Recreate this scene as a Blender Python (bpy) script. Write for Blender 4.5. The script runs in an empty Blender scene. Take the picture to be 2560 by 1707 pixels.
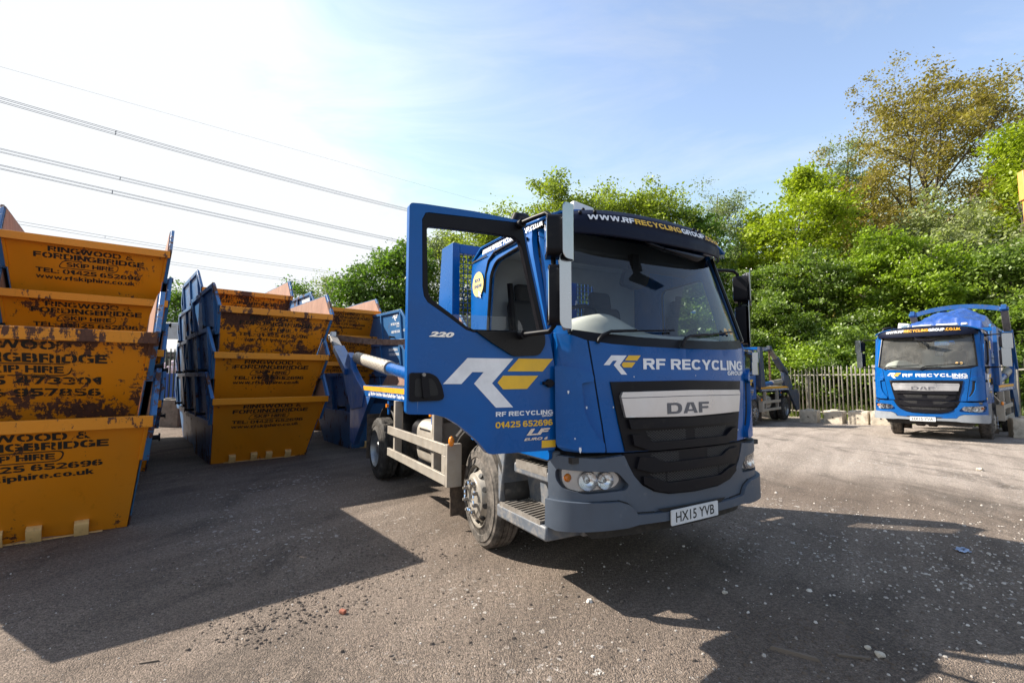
import bpy, bmesh, math, random
import numpy as np
from mathutils import Vector, Matrix
R = math.radians
scene = bpy.context.scene
COL = scene.collection

# ------------------------------------------------------------------ camera, sky, sun, exposure
cam_d = bpy.data.cameras.new("camera"); cam = bpy.data.objects.new("camera", cam_d); COL.objects.link(cam)
cam_d.sensor_width = 36.0; cam_d.lens = 16.917; cam_d.clip_end = 3000; cam_d.clip_start = 0.05
cam.location = (0, 0, 1.577); cam.rotation_euler = (R(90 + 4.16), 0, 0)
scene.camera = cam
SUN_AZ, SUN_EL = R(166.0), R(39.5)
sdir = Vector((math.cos(SUN_EL)*math.cos(SUN_AZ), math.cos(SUN_EL)*math.sin(SUN_AZ), math.sin(SUN_EL)))
world = bpy.data.worlds.new("World"); scene.world = world; world.use_nodes = True
wn, wl = world.node_tree.nodes, world.node_tree.links
bg = wn["Background"]
sky = wn.new("ShaderNodeTexSky"); sky.sky_type = 'NISHITA'; sky.sun_disc = False
sky.sun_elevation = SUN_EL; sky.sun_rotation = math.atan2(sdir.x, sdir.y)
sky.air_density = 1.0; sky.dust_density = 1.2; sky.ozone_density = 1.6; sky.altitude = 0
# thin cirrus veil, laid out on the sky's own directions
tc = wn.new("ShaderNodeTexCoord"); mp = wn.new("ShaderNodeMapping"); mp.inputs['Scale'].default_value = (1.2, 2.6, 5.0)
mp.inputs['Rotation'].default_value = (0.3, 0.2, 0.9)
nz = wn.new("ShaderNodeTexNoise"); nz.inputs['Scale'].default_value = 1.6; nz.inputs['Detail'].default_value = 7; nz.inputs['Roughness'].default_value = 0.62
nz.inputs['Distortion'].default_value = 0.6
rp = wn.new("ShaderNodeValToRGB"); rp.color_ramp.elements[0].position = 0.42; rp.color_ramp.elements[1].position = 0.80
rp.color_ramp.elements[0].color = (0.14, 0.14, 0.14, 1); rp.color_ramp.elements[1].color = (0.52, 0.52, 0.52, 1)
veil = wn.new("ShaderNodeMixRGB"); veil.blend_type = 'MIX'
lum = wn.new("ShaderNodeRGBToBW"); scl = wn.new("ShaderNodeMixRGB"); scl.blend_type = 'MULTIPLY'; scl.inputs[0].default_value = 1
scl.inputs[2].default_value = (1.62, 1.65, 1.70, 1)
wl.new(tc.outputs['Generated'], mp.inputs['Vector']); wl.new(mp.outputs[0], nz.inputs['Vector']); wl.new(nz.outputs['Fac'], rp.inputs[0])
wl.new(sky.outputs[0], lum.inputs[0]); wl.new(lum.outputs[0], scl.inputs[1])
wl.new(rp.outputs[0], veil.inputs[0]); wl.new(sky.outputs[0], veil.inputs[1]); wl.new(scl.outputs[0], veil.inputs[2])
soft = wn.new("ShaderNodeMixRGB"); soft.blend_type = 'DARKEN'; soft.inputs[0].default_value = 1; soft.inputs[2].default_value = (3.1, 3.2, 3.3, 1)   # hazy aureole without a burnt-out core
wl.new(veil.outputs[0], soft.inputs[1]); wl.new(soft.outputs[0], bg.inputs['Color']); bg.inputs['Strength'].default_value = 0.125
sun_d = bpy.data.lights.new("sun", 'SUN'); sun = bpy.data.objects.new("sun", sun_d); COL.objects.link(sun)
sun_d.energy = 4.4; sun_d.angle = R(0.5); sun_d.color = (1.0, 0.92, 0.80)
sun.rotation_euler = (-sdir).to_track_quat('-Z', 'Y').to_euler(); sun.location = (-20, 15, 30)
scene.view_settings.view_transform = 'Standard'; scene.view_settings.look = 'None'
scene.view_settings.exposure = 1.36; scene.view_settings.gamma = 1.0
scene.cycles.max_bounces = 8; scene.cycles.transparent_max_bounces = 24
scene.cycles.diffuse_bounces = 3; scene.cycles.glossy_bounces = 4
rng = random.Random(7); nrng = np.random.default_rng(7)

# ------------------------------------------------------------------ materials
MATS = {}
def _new(name):
    m = bpy.data.materials.new(name); m.use_nodes = True
    return m, m.node_tree.nodes, m.node_tree.links, m.node_tree.nodes["Principled BSDF"]
def col4(c): return (c[0], c[1], c[2], 1)
def mix(n, l, fac, a, b, kind='MIX'):
    x = n.new("ShaderNodeMixRGB"); x.blend_type = kind
    for i, v in ((0, fac), (1, a), (2, b)):
        if hasattr(v, 'is_output'): l.new(v, x.inputs[i])
        else: x.inputs[i].default_value = v if i == 0 else col4(v)
    return x.outputs[0]
def noise(n, l, scale, detail=6, rough=.6, stretch=(1, 1, 1), vec=None, dist=0):
    if vec is None:
        vec = n.new("ShaderNodeTexCoord").outputs['Object']
    mpn = n.new("ShaderNodeMapping"); mpn.inputs['Scale'].default_value = stretch
    l.new(vec, mpn.inputs['Vector'])
    t = n.new("ShaderNodeTexNoise"); t.inputs['Scale'].default_value = scale; t.inputs['Detail'].default_value = detail
    t.inputs['Roughness'].default_value = rough; t.inputs['Distortion'].default_value = dist
    l.new(mpn.outputs[0], t.inputs['Vector'])
    return t.outputs['Fac']
def ramp(n, l, fac, p0, p1, c0=(0, 0, 0), c1=(1, 1, 1)):
    r = n.new("ShaderNodeValToRGB"); r.color_ramp.elements[0].position = p0; r.color_ramp.elements[1].position = p1
    r.color_ramp.elements[0].color = col4(c0); r.color_ramp.elements[1].color = col4(c1)
    l.new(fac, r.inputs[0]); return r.outputs[0]
def math_(n, l, op, a, b):
    x = n.new("ShaderNodeMath"); x.operation = op
    for i, v in ((0, a), (1, b)):
        if hasattr(v, 'is_output'): l.new(v, x.inputs[i])
        else: x.inputs[i].default_value = v
    return x.outputs[0]
def bump(n, l, b, h, strength=.3, dist=.01):
    x = n.new("ShaderNodeBump"); x.inputs['Strength'].default_value = strength; x.inputs['Distance'].default_value = dist
    l.new(h, x.inputs['Height']); l.new(x.outputs[0], b.inputs['Normal'])
def M(name, base, rough=.5, metal=0., coat=0., dirt=None, amt=(.5, .75), ns=3., bmp=0., bscale=60., stretch=(1, 1, 1), spec=.5, rvar=.12):
    if name in MATS: return MATS[name]
    m, n, l, b = _new(name)
    b.inputs['Metallic'].default_value = metal; b.inputs['Coat Weight'].default_value = coat; b.inputs['Coat Roughness'].default_value = .06
    b.inputs['Specular IOR Level'].default_value = spec
    f = noise(n, l, ns, 8, .65, stretch)
    tone = mix(n, l, ramp(n, l, f, .25, .75), [c*.86 for c in base], [min(1, c*1.12) for c in base])
    if dirt is not None: tone = mix(n, l, ramp(n, l, noise(n, l, ns*1.7, 9, .7, stretch), amt[0], amt[1]), tone, dirt)
    l.new(tone, b.inputs['Base Color'])
    l.new(ramp(n, l, f, .3, .7, (rough-rvar,)*3, (min(1, rough+rvar),)*3), b.inputs['Roughness'])
    if bmp: bump(n, l, b, noise(n, l, bscale, 4), bmp)
    MATS[name] = m; return m

blue = M('blue_lorry_paint', (.0, .084, .315), .30, coat=.14, dirt=(.002, .105, .32), amt=(.60, .95), ns=2.2, spec=.22)
def weather(m, film=True):
    n, l = m.node_tree.nodes, m.node_tree.links; b = n["Principled BSDF"]; c = b.inputs['Base Color'].links[0].from_socket
    co = n.new("ShaderNodeTexCoord").outputs['Object']
    a = math_(n, l, 'MAXIMUM', ramp(n, l, noise(n, l, 26, 3, .5, (.12, .12, 1.5), co, 2.5), .74, .77), ramp(n, l, noise(n, l, 30, 3, .5, (1.2, 1.2, .10), co, 2.0), .76, .79))
    a = math_(n, l, 'MULTIPLY', a, ramp(n, l, noise(n, l, 1.7, 2, .5, (1, 1, 1), co), .5, .62)); a = math_(n, l, 'MULTIPLY', a, .7)
    c = mix(n, l, a, c, (.20, .27, .40))
    if film:
        sp = n.new("ShaderNodeSeparateXYZ"); l.new(co, sp.inputs[0]); mr = n.new("ShaderNodeMapRange"); mr.inputs[1].default_value = 1.75; mr.inputs[2].default_value = .9; mr.inputs[3].default_value = 0; mr.inputs[4].default_value = .15
        l.new(sp.outputs['Z'], mr.inputs[0]); f = math_(n, l, 'MULTIPLY', mr.outputs[0], ramp(n, l, noise(n, l, 3.5, 8, .7, (1, 1, .45), co), .35, .75)); c = mix(n, l, f, c, (.10, .10, .11))
    l.new(c, b.inputs['Base Color'])
weather(blue)
blue_dark = M('blue_chassis_paint', (.004, .075, .27), .42, coat=.2, dirt=(.10, .085, .07), amt=(.52, .8), ns=5)
navy = M('navy_visor', (.006, .009, .024), .5, coat=.0, dirt=(.016, .018, .03), amt=(.55, .9), ns=4, spec=.12)
black = M('black_plastic', (.007, .007, .010), .45, dirt=(.03, .028, .026), amt=(.58, .9), ns=5, spec=.16)
blackgl = M('black_gloss', (.007, .007, .008), .3, spec=.2)
grey_pl = M('grey_bumper_plastic', (.062, .080, .110), .52, dirt=(.22, .21, .20), amt=(.60, .92), ns=6, bmp=.08, bscale=300)
grey_dirty = M('grey_step_plastic', (.095, .11, .135), .55, dirt=(.24, .22, .20), amt=(.45, .72), ns=7, bmp=.1, bscale=120)
silver = M('silver_trim', (.55, .54, .55), .34, metal=.75)
chrome = M('chrome', (.80, .80, .80), .08, metal=1., rvar=.04)
chrome_d = M('dull_chrome', (.36, .38, .41), .22, metal=1., dirt=(.3, .27, .22), amt=(.6, .9))
guard_m = M('dusty_aluminium', (.37, .335, .29), .5, metal=.25, dirt=(.33, .28, .22), amt=(.45, .8), ns=6, bmp=.06)
steel_d = M('dusty_steel', (.25, .23, .21), .55, metal=.3, dirt=(.12, .10, .08), amt=(.45, .75), ns=6)
rubber = M('dusty_tyre_rubber', (.045, .041, .037), .8, dirt=(.23, .20, .175), amt=(.40, .75), ns=6, bmp=.2, bscale=90, spec=.3)
rubber_d = M('dark_tyre_rubber', (.03, .028, .026), .8, dirt=(.13, .115, .10), amt=(.45, .8), ns=6, bmp=.2, bscale=90, spec=.3)
mud = M('muddy_rubber_flap', (.06, .05, .043), .85, dirt=(.17, .13, .10), amt=(.35, .7), ns=9, bmp=.4, bscale=80, spec=.2)
rim_m = M('dusty_white_rim', (.30, .275, .24), .45, metal=.2, dirt=(.22, .18, .14), amt=(.5, .8), ns=9)
rim_d = M('grey_steel_rim', (.27, .28, .29), .38, metal=.7, dirt=(.12, .11, .10), amt=(.5, .8), ns=7)
dark = M('dark_recess', (.006, .006, .007), .7)
under = M('dark_underbody', (.022, .02, .019), .75, dirt=(.07, .06, .05), amt=(.5, .8), ns=6)
white_l = M('white_lettering', (.74, .75, .78), .45, dirt=(.45, .45, .47), amt=(.66, .9), ns=9)
yellow_l = M('yellow_lettering', (.74, .44, .022), .45, dirt=(.5, .33, .05), amt=(.66, .9), ns=9)
orange_l = M('orange_stripe', (.72, .34, .012), .5, dirt=(.45, .28, .10), amt=(.58, .85), ns=9)
badge_m = M('silver_badge', (.70, .66, .62), .25, metal=.7)
dafg = M('grey_badge_lettering', (.10, .10, .115), .45)
black_l = M('black_lettering', (.012, .012, .012), .6)
plate_m = M('plate_white', (.62, .63, .64), .4, dirt=(.42, .42, .42), amt=(.6, .9), ns=14)
amber_m = M('amber_plastic', (.85, .25, .01), .25, coat=.5)
interior = M('grey_cab_lining', (.34, .40, .46), .75)
lamp_si = M('headlight_silver', (.78, .78, .79), .13, metal=.80, rvar=.04)
lamp_bk = M('headlight_backing', (.66, .66, .67), .22, metal=.25, rvar=.04)
mesh_m = M('dark_mesh', (.045, .044, .045), .6)
grey_l = M('pale_grey_bumper_pad', (.22, .24, .27), .5, dirt=(.3, .29, .27), amt=(.6, .9), ns=6)
dash_m = M('beige_dashboard', (.50, .48, .42), .65)
seat_m = M('dark_seat_cloth', (.035, .04, .05), .9, bmp=.15, bscale=200)
lug_y = M('pale_yellow_lug', (.62, .40, .16), .6, dirt=(.20, .10, .04), amt=(.55, .75), ns=12)
concrete = M('concrete', (.55, .49, .40), .9, dirt=(.26, .23, .19), amt=(.45, .75), ns=4, bmp=.5, bscale=30, spec=.2)
concrete_shade = M('shade_toned_concrete', (.17, .16, .145), .9, dirt=(.09, .085, .08), amt=(.45, .75), ns=4, bmp=.5, bscale=30, spec=.2)  # shadow over the gap block is put into its base colour
galv = M('galvanised_steel', (.42, .39, .34), .45, metal=.5, dirt=(.30, .26, .20), amt=(.5, .8), ns=3)
green_fence = M('dark_green_fence_paint', (.018, .035, .022), .5)
rust_m = M('rusty_steel', (.11, .055, .035), .8, dirt=(.22, .13, .09), amt=(.4, .7), ns=8, bmp=.2, bscale=70)
lining_m = M('brown_skip_lining', (.33, .185, .13), .7, dirt=(.20, .10, .065), amt=(.42, .72), ns=3, stretch=(2, 2, .35), bmp=.08)
bluebin = M('blue_container_paint', (.01, .07, .30), .5, dirt=(.03, .06, .15), amt=(.5, .8))
grey_box = M('weathered_pale_grey', (.40, .41, .42), .6, dirt=(.22, .22, .22), amt=(.5, .8), ns=3)
tin = M('pale_tin_sheet', (.55, .54, .52), .45, metal=.4, dirt=(.25, .2, .16), amt=(.5, .8), ns=3)
plush = M('pale_pink_plush', (.68, .55, .60), .95)
yellow_post = M('yellow_post_paint', (.66, .33, .09), .5, dirt=(.4, .22, .05), amt=(.6, .9))
wire_m = M('grey_blue_cable', (.10, .12, .16), .5, metal=.2)
brick_m = M('red_brick', (.30, .10, .06), .9)
wood_m = M('weathered_wood', (.14, .11, .085), .9)
white_m = M('white_plastic', (.65, .65, .64), .4)
paint_sp = M('plate_tarp_blue', (.02, .075, .30), .34, dirt=(.14, .22, .46), amt=(.55, .85), ns=4, bmp=.25, bscale=14)
cloth_b = M('pale_blue_plastic', (.36, .46, .66), .5)
nut_b = M('pale_blue_nut_pointer', (.24, .38, .62), .5)

def skip_paint(name, base, fade):
    m, n, l, b = _new(name)
    co = n.new("ShaderNodeTexCoord").outputs['Object']
    at = n.new("ShaderNodeAttribute"); at.attribute_type = 'OBJECT'; at.attribute_name = 'rust'
    sd = n.new("ShaderNodeAttribute"); sd.attribute_type = 'OBJECT'; sd.attribute_name = 'seed'
    ad = n.new("ShaderNodeVectorMath"); ad.operation = 'ADD'; l.new(co, ad.inputs[0])
    cb = n.new("ShaderNodeCombineXYZ"); l.new(sd.outputs['Fac'], cb.inputs[0]); l.new(sd.outputs['Fac'], cb.inputs[2]); l.new(cb.outputs[0], ad.inputs[1])
    v = ad.outputs[0]
    big = noise(n, l, 2.6, 4, .6, (1, 1, .55), v); fine = noise(n, l, 11, 10, .75, (1.6, 1.6, .6), v, .4)
    drip = noise(n, l, 22, 6, .7, (1, 1, .12), v); scr = noise(n, l, 30, 5, .6, (.10, .10, 1.6), v, 1.0)
    rim = n.new("ShaderNodeSeparateXYZ"); l.new(co, rim.inputs[0])
    s = math_(n, l, 'MULTIPLY', big, 1.0); s = math_(n, l, 'ADD', s, math_(n, l, 'MULTIPLY', fine, .85))
    s = math_(n, l, 'ADD', s, math_(n, l, 'MULTIPLY', drip, .34)); s = math_(n, l, 'ADD', s, math_(n, l, 'MULTIPLY', scr, .22))
    s = math_(n, l, 'ADD', s, math_(n, l, 'MULTIPLY', at.outputs['Fac'], .52))
    # chipped edges: more wear at the rim and along the foot
    edge = ramp(n, l, rim.outputs['Z'], .0, 1.0)
    up = n.new("ShaderNodeMapRange"); up.inputs[1].default_value = 1.02; up.inputs[2].default_value = 1.2; up.inputs[3].default_value = 0; up.inputs[4].default_value = .02
    l.new(rim.outputs['Z'], up.inputs[0]); s = math_(n, l, 'ADD', s, up.outputs[0])
    lo = n.new("ShaderNodeMapRange"); lo.inputs[1].default_value = .22; lo.inputs[2].default_value = .0; lo.inputs[3].default_value = 0; lo.inputs[4].default_value = .10
    l.new(rim.outputs['Z'], lo.inputs[0]); s = math_(n, l, 'ADD', s, lo.outputs[0])
    mn = math_(n, l, 'MULTIPLY', s, 1/1.6)
    mask = ramp(n, l, mn, .925, .945)
    tone = mix(n, l, ramp(n, l, noise(n, l, 1.6, 6, .6, (1, 1, .5), v), .3, .7), base, fade)
    tone = mix(n, l, ramp(n, l, noise(n, l, 9, 8, .75, (1, 1, .2), v), .58, .85), tone, [c*.55 for c in base])
    rustc = mix(n, l, ramp(n, l, fine, .35, .65), (.045, .018, .014), (.12, .048, .026))
    c = mix(n, l, mask, tone, rustc); l.new(c, b.inputs['Base Color'])
    l.new(ramp(n, l, mask, 0, 1, (.38,)*3, (.8,)*3), b.inputs['Roughness'])
    bump(n, l, b, math_(n, l, 'ADD', math_(n, l, 'MULTIPLY', mask, -.3), math_(n, l, 'MULTIPLY', big, .8)), .35, .012)
    MATS[name] = m; return m
skip_y = skip_paint('yellow_skip_paint', (.74, .25, .004), (.66, .245, .016))
skip_b = skip_paint('blue_skip_paint', (.022, .115, .30), (.05, .15, .31))

def stencil():
    m, n, l, b = _new('worn_black_stencil')
    at = n.new("ShaderNodeAttribute"); at.attribute_type = 'OBJECT'; at.attribute_name = 'rust'
    b.inputs['Base Color'].default_value = (.016, .015, .013, 1); b.inputs['Roughness'].default_value = .7
    f = noise(n, l, 16, 9, .75); g = noise(n, l, 2.2, 3, .5)
    s = math_(n, l, 'ADD', math_(n, l, 'MULTIPLY', f, .6), math_(n, l, 'MULTIPLY', g, .4))
    s = math_(n, l, 'ADD', s, math_(n, l, 'MULTIPLY', at.outputs['Fac'], .22))
    al = ramp(n, l, s, .62, .66, (1, 1, 1), (0, 0, 0)); l.new(al, b.inputs['Alpha'])
    return m
stencil_m = stencil()

def glass(name, tint, refl=1., dirt=.0):  # dirt is the diffuse film; on screen_pale it paints in pale reflection
    m = bpy.data.materials.new(name); m.use_nodes = True; n, l = m.node_tree.nodes, m.node_tree.links
    n.clear(); o = n.new("ShaderNodeOutputMaterial"); t = n.new("ShaderNodeBsdfTransparent"); t.inputs[0].default_value = col4(tint)
    g = n.new("ShaderNodeBsdfGlossy"); g.inputs['Roughness'].default_value = .015; g.inputs[0].default_value = (refl, refl, refl, 1)
    fr = n.new("ShaderNodeFresnel"); fr.inputs[0].default_value = 1.5; mx = n.new("ShaderNodeMixShader")
    l.new(fr.outputs[0], mx.inputs[0]); l.new(t.outputs[0], mx.inputs[1]); l.new(g.outputs[0], mx.inputs[2])
    out = mx.outputs[0]
    if dirt:
        d = n.new("ShaderNodeBsdfDiffuse"); d.inputs[0].default_value = (.5, .49, .45, 1); m2 = n.new("ShaderNodeMixShader")
        l.new(ramp(n, l, noise(n, l, 3, 7, .65), .45, .9, (dirt*.3,)*3, (dirt,)*3), m2.inputs[0]); l.new(out, m2.inputs[1]); l.new(d.outputs[0], m2.inputs[2]); out = m2.outputs[0]
    l.new(out, o.inputs[0]); MATS[name] = m; return m
screen = glass('windscreen_glass', (.82, .91, .96), 1.0, .02)
side_gl = glass('side_glass', (.80, .86, .86), 1.0, .03)
screen_pale = glass('pale_reflection_windscreen_glass', (.80, .86, .86), 1.0, .30)  # strong diffuse film paints in pale sky reflection and the sunlit cab
lens_gl = glass('headlight_glass', (.93, .94, .95), .9)

def leafmat(name, c0, c1, trans=.45):
    m = bpy.data.materials.new(name); m.use_nodes = True; n, l = m.node_tree.nodes, m.node_tree.links
    n.clear(); o = n.new("ShaderNodeOutputMaterial")
    ge = n.new("ShaderNodeNewGeometry"); c = mix(n, l, ge.outputs['Random Per Island'], c0, c1)
    # broad clumps of lighter and darker leaf colour
    c = mix(n, l, ramp(n, l, noise(n, l, .9, 3, .5), .35, .7), c, [x*.72 for x in c0])
    d = n.new("ShaderNodeBsdfDiffuse"); t = n.new("ShaderNodeBsdfTranslucent"); g = n.new("ShaderNodeBsdfGlossy"); g.inputs['Roughness'].default_value = .45
    g.inputs[0].default_value = (.6, .6, .6, 1)
    l.new(c, d.inputs[0]); tm = mix(n, l, 1., c, (1.25, 1.35, .6), 'MULTIPLY'); l.new(tm, t.inputs[0])
    a = n.new("ShaderNodeMixShader"); a.inputs[0].default_value = trans; l.new(d.outputs[0], a.inputs[1]); l.new(t.outputs[0], a.inputs[2])
    b = n.new("ShaderNodeMixShader"); b.inputs[0].default_value = .05; l.new(a.outputs[0], b.inputs[1]); l.new(g.outputs[0], b.inputs[2])
    l.new(b.outputs[0], o.inputs[0]); MATS[name] = m; return m
leaf = {
 'oak': leafmat('oak_leaf', (0.208, 0.273, 0.033), (0.351, 0.416, 0.065)),
 'dense': leafmat('maple_leaf', (0.086, 0.167, 0.023), (0.155, 0.253, 0.037)),
 'lime': leafmat('lime_leaf', (.27, .36, .018), (.38, .44, .035)),
 'birch': leafmat('birch_leaf', (.20, .25, .12), (.28, .33, .17)),
 'bronze': leafmat('bronze_leaf', (.25, .20, .045), (.34, .29, .08)),
 'beam': leafmat('whitebeam_leaf', (.27, .31, .13), (.40, .44, .24)),
 'haw': leafmat('hawthorn_leaf', (.14, .22, .035), (.25, .35, .06)),
 'bush': leafmat('hazel_leaf', (.22, .33, .025), (.32, .42, .045)),
 'blossom': leafmat('white_blossom', (.60, .60, .53), (.70, .70, .63), .3),
 'grass': leafmat('grass_blade', (.15, .22, .035), (.27, .30, .08)),
}
bark = M('bark', (.085, .07, .055), .95, dirt=(.15, .135, .11), amt=(.45, .7), ns=6, stretch=(1, 1, .25), bmp=.5, bscale=25)
# ------------------------------------------------------------------ mesh helpers
class MB:
    def __init__(s): s.v = []; s.f = []
    def add(s, v, f):
        k = len(s.v); s.v += [tuple(p) for p in v]; s.f += [tuple(i+k for i in q) for q in f]; return s
    def box(s, x0, x1, y0, y1, z0, z1):
        return s.add([(x, y, z) for z in (z0, z1) for y in (y0, y1) for x in (x0, x1)],
                     [(0, 2, 3, 1), (4, 5, 7, 6), (0, 1, 5, 4), (2, 6, 7, 3), (0, 4, 6, 2), (1, 3, 7, 5)])
    def prism(s, poly, axis, a, b):
        def P(u, v, w): return {'x': (w, u, v), 'y': (u, w, v), 'z': (u, v, w)}[axis]
        n = len(poly); V = [P(u, v, a) for u, v in poly]+[P(u, v, b) for u, v in poly]
        return s.add(V, [tuple(range(n))[::-1], tuple(range(n, 2*n))]+[(i, (i+1) % n, n+(i+1) % n, n+i) for i in range(n)])
    def beam(s, p, q, w, h, up=(0, 0, 1)):
        p, q = Vector(p), Vector(q); d = (q-p).normalized(); u = Vector(up); sx = d.cross(u)
        if sx.length < 1e-4: sx = d.cross(Vector((1, 0, 0)))
        sx.normalize(); uz = sx.cross(d); V = []
        for c in (p, q):
            for a, b in ((-1, -1), (1, -1), (1, 1), (-1, 1)): V.append(c+sx*(a*w/2)+uz*(b*h/2))
        return s.add(V, [(0, 1, 2, 3), (7, 6, 5, 4), (0, 4, 5, 1), (1, 5, 6, 2), (2, 6, 7, 3), (3, 7, 4, 0)])
    def tube(s, pts, r, n=8, cap=True):
        pts = [Vector(p) for p in pts]; rs = r if isinstance(r, (list, tuple)) else [r]*len(pts)
        prev = None; V = []; m = len(pts)
        for i, p in enumerate(pts):
            d = (pts[min(i+1, m-1)]-pts[max(i-1, 0)]).normalized()
            a = d.cross(Vector((0, 0, 1))) if prev is None else prev-d*prev.dot(d)
            if a.length < 1e-3: a = d.cross(Vector((1, 0, 0)))
            a.normalize(); prev = a; b = d.cross(a)
            V += [p+(a*math.cos(2*math.pi*k/n)+b*math.sin(2*math.pi*k/n))*rs[i] for k in range(n)]
        F = [(i*n+k, i*n+(k+1) % n, (i+1)*n+(k+1) % n, (i+1)*n+k) for i in range(m-1) for k in range(n)]
        if cap: F += [tuple(range(n))[::-1], tuple(range((m-1)*n, m*n))]
        return s.add(V, F)
    def lathe(s, prof, c, axis='x', sg=1, n=40, fn=None, close=False):
        V = []; m = len(prof)
        for i, (r, o) in enumerate(prof):
            for k in range(n):
                t = 2*math.pi*k/n; rr = r if fn is None else fn(i, k, r)
                a, b = rr*math.cos(t), rr*math.sin(t)
                V.append({'x': (c[0]+sg*o, c[1]+a, c[2]+b), 'y': (c[0]+a, c[1]+sg*o, c[2]+b), 'z': (c[0]+a, c[1]+b, c[2]+sg*o)}[axis])
        F = [(i*n+k, i*n+(k+1) % n, (i+1)*n+(k+1) % n, (i+1)*n+k) for i in range(m-1) for k in range(n)]
        if prof[0][0] < .02: F.append(tuple(range(n)))
        if prof[-1][0] < .02: F.append(tuple(range((m-1)*n, m*n)))
        return s.add(V, F)
    def grid(s, fn, us, vs):
        V = [fn(u, v) for v in vs for u in us]; n = len(us)
        return s.add(V, [(j*n+i, j*n+i+1, (j+1)*n+i+1, (j+1)*n+i) for j in range(len(vs)-1) for i in range(n-1)])
    def ball(s, c, r, n=10, sq=(1, 1, 1)):
        prof = [(math.sin(math.pi*i/n)*r, -math.cos(math.pi*i/n)*r) for i in range(n+1)]
        k = len(s.v); s.lathe(prof, (0, 0, 0), 'z', 1, n*2)
        for i in range(k, len(s.v)): v = s.v[i]; s.v[i] = (c[0]+v[0]*sq[0], c[1]+v[1]*sq[1], c[2]+v[2]*sq[2])
        return s
    def put(s, name, m, parent=None, bev=0, smooth=38, recalc=True, solid=0):
        return mk(name, s.v, s.f, m, parent, bev, smooth, recalc, solid)

def mk(name, v, f, m, parent=None, bev=0, smooth=38, recalc=True, solid=0):
    me = bpy.data.meshes.new(name); me.from_pydata([tuple(p) for p in v], [], [tuple(q) for q in f])
    if recalc:
        bm = bmesh.new(); bm.from_mesh(me); bmesh.ops.recalc_face_normals(bm, faces=bm.faces[:]); bm.to_mesh(me); bm.free()
    me.materials.append(m)
    if smooth:
        me.polygons.foreach_set('use_smooth', [True]*len(me.polygons)); me.set_sharp_from_angle(angle=R(smooth))
    o = bpy.data.objects.new(name, me); COL.objects.link(o)
    if parent is not None: o.parent = parent
    if bev:
        b = o.modifiers.new('bevel', 'BEVEL'); b.width = bev; b.segments = 2; b.limit_method = 'ANGLE'; b.angle_limit = R(40); b.harden_normals = False
    if solid:
        b = o.modifiers.new('solid', 'SOLIDIFY'); b.thickness = solid
    return o
def tag(o, label=None, cat=None, group=None, kind=None):
    if label: o['label'] = label
    if cat: o['category'] = cat
    if group: o['group'] = group
    if kind: o['kind'] = kind
    return o
def empty(name, loc, rz=0, label=None, cat=None, group=None):
    o = bpy.data.objects.new(name, None); COL.objects.link(o); o.location = loc; o.rotation_euler = (0, 0, rz); o.empty_display_size = .2
    return tag(o, label, cat, group)

_tc = {}
def text2d(body, bold=.03, shear=0., space=1.):
    k = (body, bold, shear, space)
    if k not in _tc:
        c = bpy.data.curves.new('t', 'FONT'); c.body = body; c.size = 1; c.offset = bold; c.shear = shear; c.space_character = space; c.resolution_u = 3
        o = bpy.data.objects.new('t', c); me = bpy.data.meshes.new_from_object(o)
        V = [(p.co[0], p.co[1]) for p in me.vertices]; F = [tuple(q.vertices) for q in me.polygons]
        bpy.data.objects.remove(o); bpy.data.curves.remove(c); bpy.data.meshes.remove(me)
        xs = [p[0] for p in V]; ys = [p[1] for p in V]; x0, y0 = min(xs), min(ys)
        _tc[k] = ([(x-x0, y-y0) for x, y in V], F, max(xs)-x0, max(ys)-y0)
    return _tc[k]
def shape2d(loops, thick):
    c = bpy.data.curves.new('c', 'CURVE'); c.dimensions = '2D'; c.fill_mode = 'BOTH'; c.extrude = thick/2
    for pts in loops:
        s = c.splines.new('POLY'); s.points.add(len(pts)-1); s.use_cyclic_u = True
        for p, q in zip(s.points, pts): p.co = (q[0], q[1], 0, 1)
    o = bpy.data.objects.new('c', c); me = bpy.data.meshes.new_from_object(o)
    bm = bmesh.new(); bm.from_mesh(me); bmesh.ops.remove_doubles(bm, verts=bm.verts[:], dist=1e-5)
    bpy.data.objects.remove(o); bpy.data.curves.remove(c); bpy.data.meshes.remove(me)
    return bm
def arc_poly(poly, r, n=4):
    """round the corners of a polygon"""
    out = []; N = len(poly)
    for i in range(N):
        p0, p, p1 = Vector(poly[i-1]), Vector(poly[i]), Vector(poly[(i+1) % N])
        a, b = (p0-p), (p1-p); rr = min(r, a.length*.45, b.length*.45); a.normalize(); b.normalize(); A, B = p+a*rr, p+b*rr
        for k in range(n+1):
            t = k/n; out.append(tuple(A*(1-t)**2+p*2*t*(1-t)+B*t*t))
    return out
def cut_bm(bm, cut):
    if not cut or not bm.verts: return
    us = [v.co.x for v in bm.verts]; u = math.floor(min(us)/cut)*cut+cut
    while u < max(us):
        bmesh.ops.bisect_plane(bm, geom=bm.verts[:]+bm.edges[:]+bm.faces[:], plane_co=(u, 0, 0), plane_no=(1, 0, 0)); u += cut
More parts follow.
